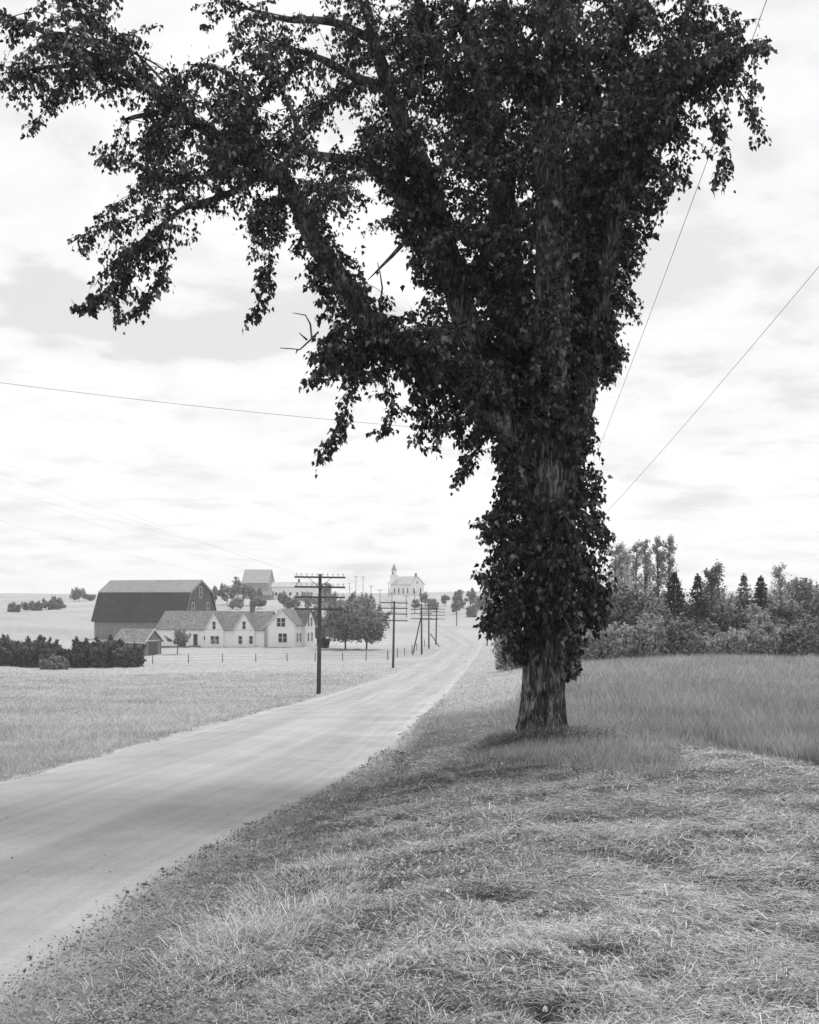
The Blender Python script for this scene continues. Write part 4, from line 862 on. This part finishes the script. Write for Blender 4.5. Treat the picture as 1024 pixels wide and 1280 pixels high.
# big gambrel barn
def barn():
    D0 = 253.0; P0 = ((118 - 512) / F * D0, D0); rz = R(-23)
    zb = z1(P0[0] + 9, D0 - 3) - .3; root = empty('gambrel_barn', (P0[0], P0[1], zb), rz)
    tag(root, 'large weathered barn behind the farmhouse, lower roof slope painted shaded and upper slope painted sunlit', 'barn')
    L, Wd = 22.6, 12.5; ze = -4.95 - zb; zk = .75 - zb; zr = 3.25 - zb; k = 2.2
    prof = [(0, 0), (Wd, 0), (Wd, ze), (Wd - k, zk), (Wd / 2, zr), (k, zk), (0, ze)]
    def ext(x0, x1, name, mat, pr):
        n = len(pr); V = [(x0, a, c) for a, c in pr] + [(x1, a, c) for a, c in pr]
        return MB().add(V, [tuple(range(n))[::-1], tuple(range(n, 2*n))] + [(i, (i+1) % n, n + (i+1) % n, n + i) for i in range(n)]).build(name, mat, root)
    ext(0, L - .12, 'wall', M_board, prof); ext(L - .118, L, 'gable_wall', M_gable, prof)
    for s in (0, 1):
        f = (lambda y: y) if s == 0 else (lambda y: Wd - y); sg = -1 if s == 0 else 1
        mb = MB(); n = (0, sg * (zk - ze), k)
        mb.slab([(-.5, f(-.35), ze - .35 * (zk - ze) / k * .6), (L + .35, f(-.35), ze - .35 * (zk - ze) / k * .6), (L + .35, f(k), zk), (-.5, f(k), zk)], n, .18); mb.build('lower_roof', M_roof_shaded, root)
        mb = MB(); n = (0, sg * (zr - zk), Wd / 2 - k)
        mb.slab([(-.5, f(k - .25), zk - .1), (L + .35, f(k - .25), zk - .1), (L + .35, Wd / 2, zr), (-.5, Wd / 2, zr)], n, .22); mb.build('upper_roof', M_roof_lit, root)
    # rake trim on the gable
    tr = MB(); pts = [(-.35, ze - .5), (k, zk), (Wd / 2, zr), (Wd - k, zk), (Wd + .35, ze - .5)]
    for a, c in zip(pts[:-1], pts[1:]): tr.slab([(L + .352, a[0], a[1] - .18), (L + .352, c[0], c[1] - .18), (L + .352, c[0], c[1] + .2), (L + .352, a[0], a[1] + .2)], (1, 0, 0), .05)
    tr.build('rake_trim', M_greyw, root)
    for (yy, zz_, hh) in ((Wd / 2, zr - 3.6, 2.2), (3.4, zk - 4.6, 2.4), (Wd - 3.4, zk - 4.6, 2.4)):
        window(root, yy, zz_, .8, hh, side=L, muntin=True)
    MB().box(L + .01, L + .09, 4.2, 8.2, .3, 4.2).build('barn_door', M_board, root)
    return root
barn()

def farmhouse():
    rz = R(-20); d = (math.cos(rz), math.sin(rz)); DA = 206.0; PA = ((335 - 512) / F * DA, DA); zb = -8.85
    root = empty('farmhouse', (PA[0], PA[1], zb), rz)
    tag(root, 'long white clapboard farmhouse with several gables and shingled roofs', 'house')
    e = (-math.sin(rz), math.cos(rz))
    def zl(py, s=0): return (HY - py) / F * (DA + s * d[1]) - zb
    # main block, ridge front to back
    Wm, Dm = 5.2, 6.5; ze, zr = zl(780), zl(761.5)
    gable_body(0, Wm, 0, Dm, -.6, ze, zr, M_clap, root, 'y', 'main_wall'); gable_roof(0, Wm, 0, Dm, ze, zr, M_shing2, root, 'y', .28, name='main_roof')
    # cross gable on the right side
    gable_body(Wm / 2, Wm + .6, 3.0, Dm + .5, -.6, ze, zr - .15, M_clap, root, 'x', 'side_wall'); gable_roof(Wm / 2, Wm + .6, 3.0, Dm + .5, ze, zr - .15, M_shing2, root, 'x', .22, name='side_roof')
    cx_ = wall_s(PA, d, 351.5); window(root, cx_, zl(783), .72, 1.45, pair=2, gap=.14); cx2 = wall_s(PA, d, 353.5); window(root, cx2, zl(802.5), .72, 1.5, pair=2, gap=.14)
    for yy, zz_, sx in ((.9, zl(802), Wm), (2.1, zl(802), Wm), (4.1, zl(802), Wm + .6), (5.6, zl(802), Wm + .6), (4.2, zl(783), Wm + .6), (5.4, zl(783), Wm + .6)):
        window(root, yy, zz_, .6, 1.45, side=sx)
    MB().box(-.5, -.12, 0.0, .02, 0, 0).build('skip', M_trim, root) if False else None
    # corner boards and frieze on the front gable
    MB().box(-.03, .14, -.045, 0, -.1, ze - .2).build('corner_board', M_trim, root); MB().box(Wm - .14, Wm + .03, -.045, 0, -.1, ze - .2).build('corner_board', M_trim, root)
    rk = MB(); sl = (zr - ze) / (Wm / 2)
    for s in (-1, 1):
        xa, za = (Wm / 2 + s * (Wm / 2 + .3), ze - .3 * sl); rk.slab([(xa, -.30, za - .15), (Wm / 2, -.30, zr - .15), (Wm / 2, -.30, zr + .1), (xa, -.30, za + .1)], (0, -1, 0), .04)
    rk.build('rake_board', M_trim, root)
    ch = MB().box(1.9, 2.5, 3.4, 4.0, zr - .8, zr + 1.0).box(1.84, 2.56, 3.34, 4.06, zr + 1.001, zr + 1.12); ch.build('chimney', M_brick, root)
    # long wing to the left
    x1 = -1.05; Ll = 21.5; x0 = x1 - Ll; y0, y1 = .55, 7.1; P1 = (PA[0] + e[0] * y0, PA[1] + e[1] * y0)
    def zl2(py, s): return (HY - py) / F * (P1[1] + s * d[1]) - zb
    zf, zq = zl2(786, -10), zl2(765.5, -10) + .12
    gable_body(x0, x1, y0, y1, -.6, zf, zq, M_clap, root, 'x', 'wing_wall'); gable_roof(x0, x1, y0, y1, zf, zq, M_shing, root, 'x', .3, name='wing_roof')
    MB().box(x1 + .001, -.001, 1.6, 6.0, -.6, ze * .8).build('link_wall', M_clap, root)
    for pc, hw in ((269, 12), (306.5, 13)):
        s0 = wall_s(P1, d, pc); w2 = hw * 210 / F / d[0]; zp = zl2(768, s0) + .1
        yf = y0 - .36; gable_body(s0 - w2, s0 + w2, yf, y0 + 3.0, -.6, zf + .0, zp, M_clap, root, 'y', 'dormer_wall')
        gable_roof(s0 - w2, s0 + w2, yf, y0 + 3.0, zf, zp, M_shing2, root, 'y', .16, name='dormer_roof')
        rb = MB(); sl = (zp - zf) / w2
        for s in (-1, 1):
            xa = s0 + s * (w2 + .2); za = zf - .2 * sl; rb.slab([(xa, yf - .17, za - .16), (s0, yf - .17, zp - .14), (s0, yf - .17, zp + .12), (xa, yf - .17, za + .1)], (0, -1, 0), .04)
        rb.build('rake_board', M_trim, root)
        window(root, s0, zl2(786.5, s0) + .05, .62, 1.3, y=yf)
    def wp(p0, p1, pb, pt_, **k):
        a, c = wall_s(P1, d, p0), wall_s(P1, d, p1); window(root, (a + c) / 2, zl2(pb, a), (c - a) / k.get('pair', 1) - .08, (pb - pt_) / F * P1[1], y=(y0 - .36 if p0 > 262 else y0), **k)
    wp(264.8, 275.2, 804.5, 795, pair=2, curtain=True, gap=.12); wp(299.5, 304.3, 804.5, 795); wp(312.8, 317.6, 804.5, 795); wp(255, 259.6, 800, 795.2, muntin=False)
    a, c = wall_s(P1, d, 242), wall_s(P1, d, 247.2); dr = MB().box(a, c, y0 - .025, y0 + .01, 0.05, 2.05).build('door', M_glass, root)
    fr = MB().box(a - .12, a, y0 - .06, y0, .05, 2.17).box(c, c + .12, y0 - .06, y0, .05, 2.17).box(a, c, y0 - .061, y0, 2.05, 2.18); fr.build('door_frame', M_trim, dr)
    a, c = wall_s(P1, d, 223), wall_s(P1, d, 232.5); MB().box(a, c, y0 - .02, y0 + .01, -.3, 1.1).build('cellar_opening', M_glass, root)
    st_ = MB().box(wall_s(P1, d, 240), wall_s(P1, d, 251), y0 - 1.2, y0 - .07, -.5, -.05).box(wall_s(P1, d, 241.5), wall_s(P1, d, 249), y0 - .7, y0 - .07, -.049, .04); st_.build('door_step', M_stonef, root)
    MB().box(x0 + .5, wall_s(P1, d, 241) - .3, y0 - .1, y0 - .001, -.9, -.15).build('foundation', M_stonef, root)
    s0 = wall_s(P1, d, 298.5) + 1; ym = (y0 + y1) / 2; MB().box(s0 - .32, s0 + .32, ym - .32, ym + .32, zq - .4, zq + 1.2).box(s0 - .4, s0 + .4, ym - .4, ym + .4, zq + 1.201, zq + 1.36).build('chimney', M_brick, root)
    return root
farmhouse()

def shed():
    D0 = 186; P0 = ((143 - 512) / F * D0, D0); zb = z1(P0[0] + 4, D0) - .1; root = empty('shed', (P0[0], P0[1], zb), R(-25))
    tag(root, 'small weathered shed with patchy shingle roof between dark shrubs and farmhouse', 'shed')
    L, Wd = 5.9, 4.2; gable_body(0, L, 0, Wd, -.3, 2.3, 4.05, M_board, root, 'x'); gable_roof(0, L, 0, Wd, 2.3, 4.05, M_shing, root, 'x', .3, .12)
    MB().box(L + .002, L + .05, 1.0, 3.1, -.1, 2.1).build('door', M_gable, root)
    r = MB(); 
    for s in (0, 1):
        ya = -.3 if s == 0 else Wd + .3; r.slab([(L + .302, ya, 2.0), (L + .302, Wd / 2, 3.98), (L + .302, Wd / 2, 4.22), (L + .302, ya, 2.24)], (1, 0, 0), .04)
    r.box(L + .003, L + .03, 0, Wd, 2.25, 2.38); r.build('rake_board', M_trim, root); MB().box(-.3, L + .28, -.36, -.31, 1.95, 2.1).build('eave_board', M_trim, root)
shed()

def hill_farm():
    D0 = 455; x = (303 - 512) / F * D0; zb = z1(x, D0) - .2; root = empty('hilltop_barn', (x, D0, zb), R(-8)); tag(root, 'pale hilltop barn with a large light roof, above the farm', 'barn', 'buildings of the hilltop farm')
    zt = (HY - 712) / F * D0 - zb; ze_ = (HY - 728) / F * D0 - zb
    gable_body(0, 10.2, 0, 9, -.5, ze_, zt, M_greyw, root, 'x'); gable_roof(0, 10.2, 0, 9, ze_, zt, M_metal, root, 'x', .3, .2)
    D0 = 445; x = (340 - 512) / F * D0; zb = z1(x, D0) - .2; root = empty('hilltop_farmhouse', (x, D0, zb), R(-6)); tag(root, 'long low white building on the hilltop with a row of small windows', 'house', 'buildings of the hilltop farm')
    h_ = (HY - 733.5) / F * D0 - zb; gable_body(0, 17, 0, 6, -.5, h_, h_ + 1.7, M_clap, root, 'x'); gable_roof(0, 17, 0, 6, h_, h_ + 1.7, M_metal, root, 'x', .3, .15)
    for k in range(6): window(root, 1.6 + k * 2.7, h_ * .35, .8, 1.1, muntin=False)
    MB().box(9.4, 10.1, 2.6, 3.3, h_ + .8, h_ + 3.0).build('chimney', M_brick, root)
    D0 = 438; x = (322 - 512) / F * D0; zb = z1(x, D0) - .2; root = empty('lean_to_shed', (x, D0, zb), R(-6)); tag(root, 'low grey shed between hilltop barn and white building', 'shed', 'buildings of the hilltop farm')
    h_ = 1.9; gable_body(0, 5.2, 0, 4, -.5, h_, h_ + 1.5, M_board, root, 'x'); gable_roof(0, 5.2, 0, 4, h_, h_ + 1.5, M_shing, root, 'x', .25, .12)
hill_farm()

def church():
    D0 = 556; x = (490 - 512) / F * D0; zb = z1(x + 6, D0 - 4) - .3; root = empty('church', (x, D0, zb), R(-45)); tag(root, 'small white church with pointed steeple on the hilltop where the road ends', 'church')
    L, Wd = 12.2, 9.0; ze_ = (HY - 730.5) / F * D0 - zb; zr = (HY - 721.0) / F * D0 - zb
    gable_body(0, L, 0, Wd, -.5, ze_, zr, M_clap, root, 'x'); gable_roof(0, L, 0, Wd, ze_, zr, M_metal, root, 'x', .35, .2)
    for k in range(4): window(root, 1.8 + k * 2.9, .9, .8, 2.4, muntin=False)
    for yy in (2.3, Wd - 2.3): window(root, yy, .9, .8, 2.4, side=L, muntin=False)
    window(root, Wd / 2, ze_ + .2, .7, 1.3, side=L, muntin=False)
    MB().box(L - 1.2, L - .5, Wd / 2 - .35, Wd / 2 + .35, zr - .4, zr + 1.6).build('chimney', M_brick, root)
    # steeple at the far left corner
    cx_, cy_ = -.2, 1.6; tw_ = 1.35; zt = (HY - 719) / F * D0 - zb; zs = (HY - 704) / F * D0 - zb
    st_ = MB().box(cx_ - tw_, cx_ + tw_, cy_ - tw_, cy_ + tw_, -.5, zt).build('tower', M_clap, root)
    bf = MB().box(cx_ - .85, cx_ + .85, cy_ - .85, cy_ + .85, zt + .13, zt + 2.1); bf.build('belfry', M_clap, root)
    MB().box(cx_ - tw_ - .15, cx_ + tw_ + .15, cy_ - tw_ - .15, cy_ + tw_ + .15, zt + .001, zt + .12).build('cornice', M_trim, root)
    MB().box(cx_ - .45, cx_ + .45, cy_ - .88, cy_ - .851, zt + .4, zt + 1.7).build('louvre', M_glass, root)
    a = [(cx_ + .95 * sx, cy_ + .95 * sy, zt + 2.101) for sx, sy in ((-1,-1),(1,-1),(1,1),(-1,1))]
    MB().add(a + [(cx_, cy_, zs)], [(0,1,4),(1,2,4),(2,3,4),(3,0,4),(3,2,1,0)]).build('spire', M_greyw, root)
    gable_body(-2.6, -1.56, .2, 3.0, -.5, 3.0, 4.2, M_clap, root, 'x', 'porch')
church()

# ------------------------------------------------------------------ poles
M_pole = gmat('creosoted_pole', .035, .11, 6, .9, .4, 10, stretch=(4, 4, .4)); M_ins = gmat('glass_insulator', .3, .5, 2, .3, spec=.6); M_wire = gmat('wire', .05, .08, 2, .5)
def pole_proto(H, r, arms, half=1.55, pins=10, brace=True):
    root = empty('utility_pole', (0, 0, 0))
    MB().tube([(0, 0, -.5), (0, 0, H * .5), (0, 0, H)], [r, r * .9, r * .72], 14).build('pole', M_pole, root, True)
    for k, za in enumerate(arms):
        arm = MB().box(-half, half, -r - .09, -r * .6, H - za - .055, H - za + .055).build('crossarm', M_pole, root)
        for q in range(pins if brace else 0):
            mi = MB()
            x = -half + .12 + (2 * half - .24) * q / (pins - 1)
            if abs(x) < .15: continue
            mi.tube([(x, -r - .04, H - za + .056), (x, -r - .04, H - za + .13)], .012, 5); mi.tube([(x, -r - .04, H - za + .131), (x, -r - .04, H - za + .18), (x, -r - .04, H - za + .24)], [.035, .045, .02], 8)
            mi.build('insulator', M_ins, arm)
        if brace and k == 0:
            b_ = MB(); 
            for s in (-1, 1): b_.tube([(s * .7, -r - .105, H - za - .03), (s * .05, -r - .105, H - za - .62)], .016, 5)
            b_.build('brace', M_pole, root)
    return root
def copy_tree(o, parent=None):
    c = o.copy(); C.objects.link(c); c.parent = parent
    for ch in list(o.children): copy_tree(ch, c)
    return c
def put_pole(o, px, D, H, lean=0, rz=0, label='', H0=7.35, group='telephone poles along the left side of the road'):
    x = (px - 512) / F * D; o.location = (x, D, z1(x, D)); s = H / H0; o.scale = (1, 1, s); o.rotation_euler = (0, R(lean), R(rz)); tag(o, label, 'utility pole', group); return o
p1 = pole_proto(7.35, .135, (.2, .80, 1.42, 2.15))
tops = {}
p4 = [p1] + [copy_tree(p1) for _ in range(4)]
def base_of(px, py, Dg): return Dg
put_pole(p4[0], 398.5, 72.5, 7.35, lean=.7, label='nearest tall dark pole with four crossarms, standing in front of the farmhouse')
put_pole(p4[1], 491.5, 133, 7.5, lean=1.0, label='second pole from the camera, with four crossarms right of the lawn maples')
put_pole(p4[2], 527.3, 172, 7.35, lean=-.4, label='third pole, with a slanting prop leaning against it')
put_pole(p4[3], 536.2, 198, 7.0, label='fourth pole, just right of the propped one')
put_pole(p4[4], 545.0, 214, 6.6, lean=1.2, label='fifth pole, lighter grey, standing closest to the road bend')
p2 = pole_proto(6.6, .12, (.3,), 1.0, 4, False)
far = [(571, 300, 7.0, 'thin pole alone in the field right of the road bend'), (609, 205, 6.5, 'pole on the right verge partly hidden by the near leaves'), (475, 420, 7.0, 'far pole left of the road where it climbs the hill'), (490, 385, 7.0, 'far pole on the hill slope, second from the left'),
       (508, 362, 7.0, 'far pole on the hill slope below the church'), (518.5, 400, 7.2, 'far pole right of the climbing road, below the church nave'), (486, 520, 7.5, 'far pole on the crest just left of the steeple'), (445, 540, 8.5, 'skyline pole, left of a pair on the crest'), (454, 540, 8.5, 'skyline pole, right of a pair on the crest'),
       (464, 470, 6.8, 'short far pole between the skyline pair and the road'), (437, 545, 5.0, 'short faint pole at the left of the skyline pair')]
for i, (px, D, H, lab) in enumerate(far):
    put_pole(p2 if i == 0 else (c_ := copy_tree(p2)), px, D, H, label=lab, H0=6.6, group='far telephone poles')
# prop pole against the third pole and a short slanting stub
def prop(a, b_, r, name, label):
    root = MB().tube([a, b_], [r, r * .85], 10).build(name, M_pole, None, True); tag(root, label, 'pole'); return root
x3 = (527.3 - 512) / F * 172; z3 = z1(x3, 172)
xq, yq = (515.5 - 512) / F * 172, 171.2; prop((xq, yq, z1(xq, yq) - .2), (x3 - .15, 171.7, z3 + 5.3), .1, 'pole_prop', 'slanting prop leaning against the third telephone pole')
a = W(538, 792, 205); a[2] = max(a[2], z1(a[0], a[1]) + .9); xb = (549.5 - 512) / F * 205; prop(tuple(a), (xb, 205, z1(xb, 205) - .1), .09, 'fallen_post', 'short leaning stub post on the bank by the fourth and fifth poles')
# right-hand line: pole hidden behind the trunk
RP = (711 - 512) / F * 46; rp = pole_proto(10.1, .13, (), 1, 2, False); rp.location = (RP, 46, z1(RP, 46)); tag(rp, 'grey pole behind the big tree, only its foot showing right of the trunk', 'utility pole')
def wire(a, b_, sag, label, r=.006, group=None):
    a, b_ = np.array(a, float), np.array(b_, float); t_ = np.linspace(0, 1, 60)[:, None]; P = a * (1 - t_) + b_ * t_; P[:, 2] -= sag * 4 * (t_ * (1 - t_))[:, 0]
    o = tubes_mesh('overhead_wire', [(P, np.full(60, r), 5)], M_wire); tag(o, label, 'wire', group); return o
wire((RP, 46, (HY - 548) / F * 46), W(-260, 442, 40), .3, 'thin single wire crossing the sky left of the tree at mid height', .007)
wire((RP, 46, (HY - 655) / F * 46), W(1010, -140, 12), .15, 'steep wire in the sky right of the tree, the left one of two', .0045)
wire((RP, 46, (HY - 690) / F * 46), W(1200, 120, 16), .2, 'slanting wire in the right sky, the lower right one of two', .0045)
for i, (dx, arm) in enumerate(((-1.4, .2), (-1.05, .2), (-1.4, .8), (1.4, .2), (-1.2, 1.42))):
    z0 = p1.location[2] + 7.35 - arm + .2; X0 = p1.location[0] + dx
    lab = ['uppermost', 'second', 'third', 'fourth', 'lowest'][i]
    wire((X0 + .1, 72.3, z0), W(-560 - 10 * i, 330 + 34 * i, 34), .5, '%s of the faint wires slanting down to the nearest pole' % lab, .0022, 'wires reaching the nearest pole')
order = [(398.5, 72.5), (491.5, 133), (527.3, 172), (536.2, 198), (545, 214)]
for k in range(4):
    (pa, Da), (pb, Db) = order[k], order[k + 1]; xa, xb = (pa - 512) / F * Da, (pb - 512) / F * Db; za, zb_ = z1(xa, Da), z1(xb, Db)
    for j, dx in enumerate((-1.4, 1.4)):
        wire((xa + dx, Da, za + 7.35), (xb + dx, Db, zb_ + 7.3), .5, '%s wire of the span between the %s and %s poles' % (['left', 'right'][j], ['nearest', 'second', 'third', 'fourth'][k], ['second', 'third', 'fourth', 'fifth'][k]), .006, 'wires between the roadside poles')

# ------------------------------------------------------------------ fences
M_post = gmat('fence_wood', .1, .25, 8, .95)
def fence(pts, label, h=1.25):
    c = pts[0]; z0 = z1(*c); root = empty('wire_fence', (c[0], c[1], z0)); tag(root, label, 'fence'); o_ = np.array([c[0], c[1], z0]); tp_ = []
    for (x, y) in pts:
        z = z1(x, y); hh = h * random.uniform(.85, 1.1); ln = random.uniform(-.06, .06)
        MB().tube([(x - o_[0], y - o_[1], z - o_[2] - .3), (x - o_[0] + ln, y - o_[1], z - o_[2] + hh)], [.075, .06], 7).build('post', M_post, root); tp_.append((x - o_[0], y - o_[1], z - o_[2]))
    for hz in (.35, .7, 1.05):
        tubes_mesh('strand', [(np.array(tp_) + [0, 0, hz], np.full(len(tp_), .009), 4)], M_wire, root)
fence([((px - 512) / F * 158, 158 + .2 * math.sin(px)) for px in (150, 191, 236, 278, 320, 359, 394, 428.5, 457.6, 485)], 'thin wire fence with spaced posts across the front of the farmhouse lawn')
fence([((px - 512) / F * D, D) for px, D in ((485, 158), (497, 165), (506, 172), (515, 180), (521, 190), (531, 205))], 'short wire fence line running beside the propped pole towards the bend')

# ------------------------------------------------------------------ haze
hz = MB().box(-2800, 2800, -400, 1900, -40, 30).build('haze', None or M_trim, None)
hm = bpy.data.materials.new('haze_air'); hm.use_nodes = True; t = hm.node_tree; t.nodes.clear()
o_ = N(t, 'ShaderNodeOutputMaterial'); pv = N(t, 'ShaderNodeVolumePrincipled'); pv.inputs['Color'].default_value = (1, 1, 1, 1); pv.inputs['Density'].default_value = .0003; pv.inputs['Anisotropy'].default_value = .2
t.links.new(pv.outputs[0], o_.inputs['Volume']); hz.data.materials.clear(); hz.data.materials.append(hm); tag(hz, 'pale summer haze over the far hills', 'haze', kind='stuff')
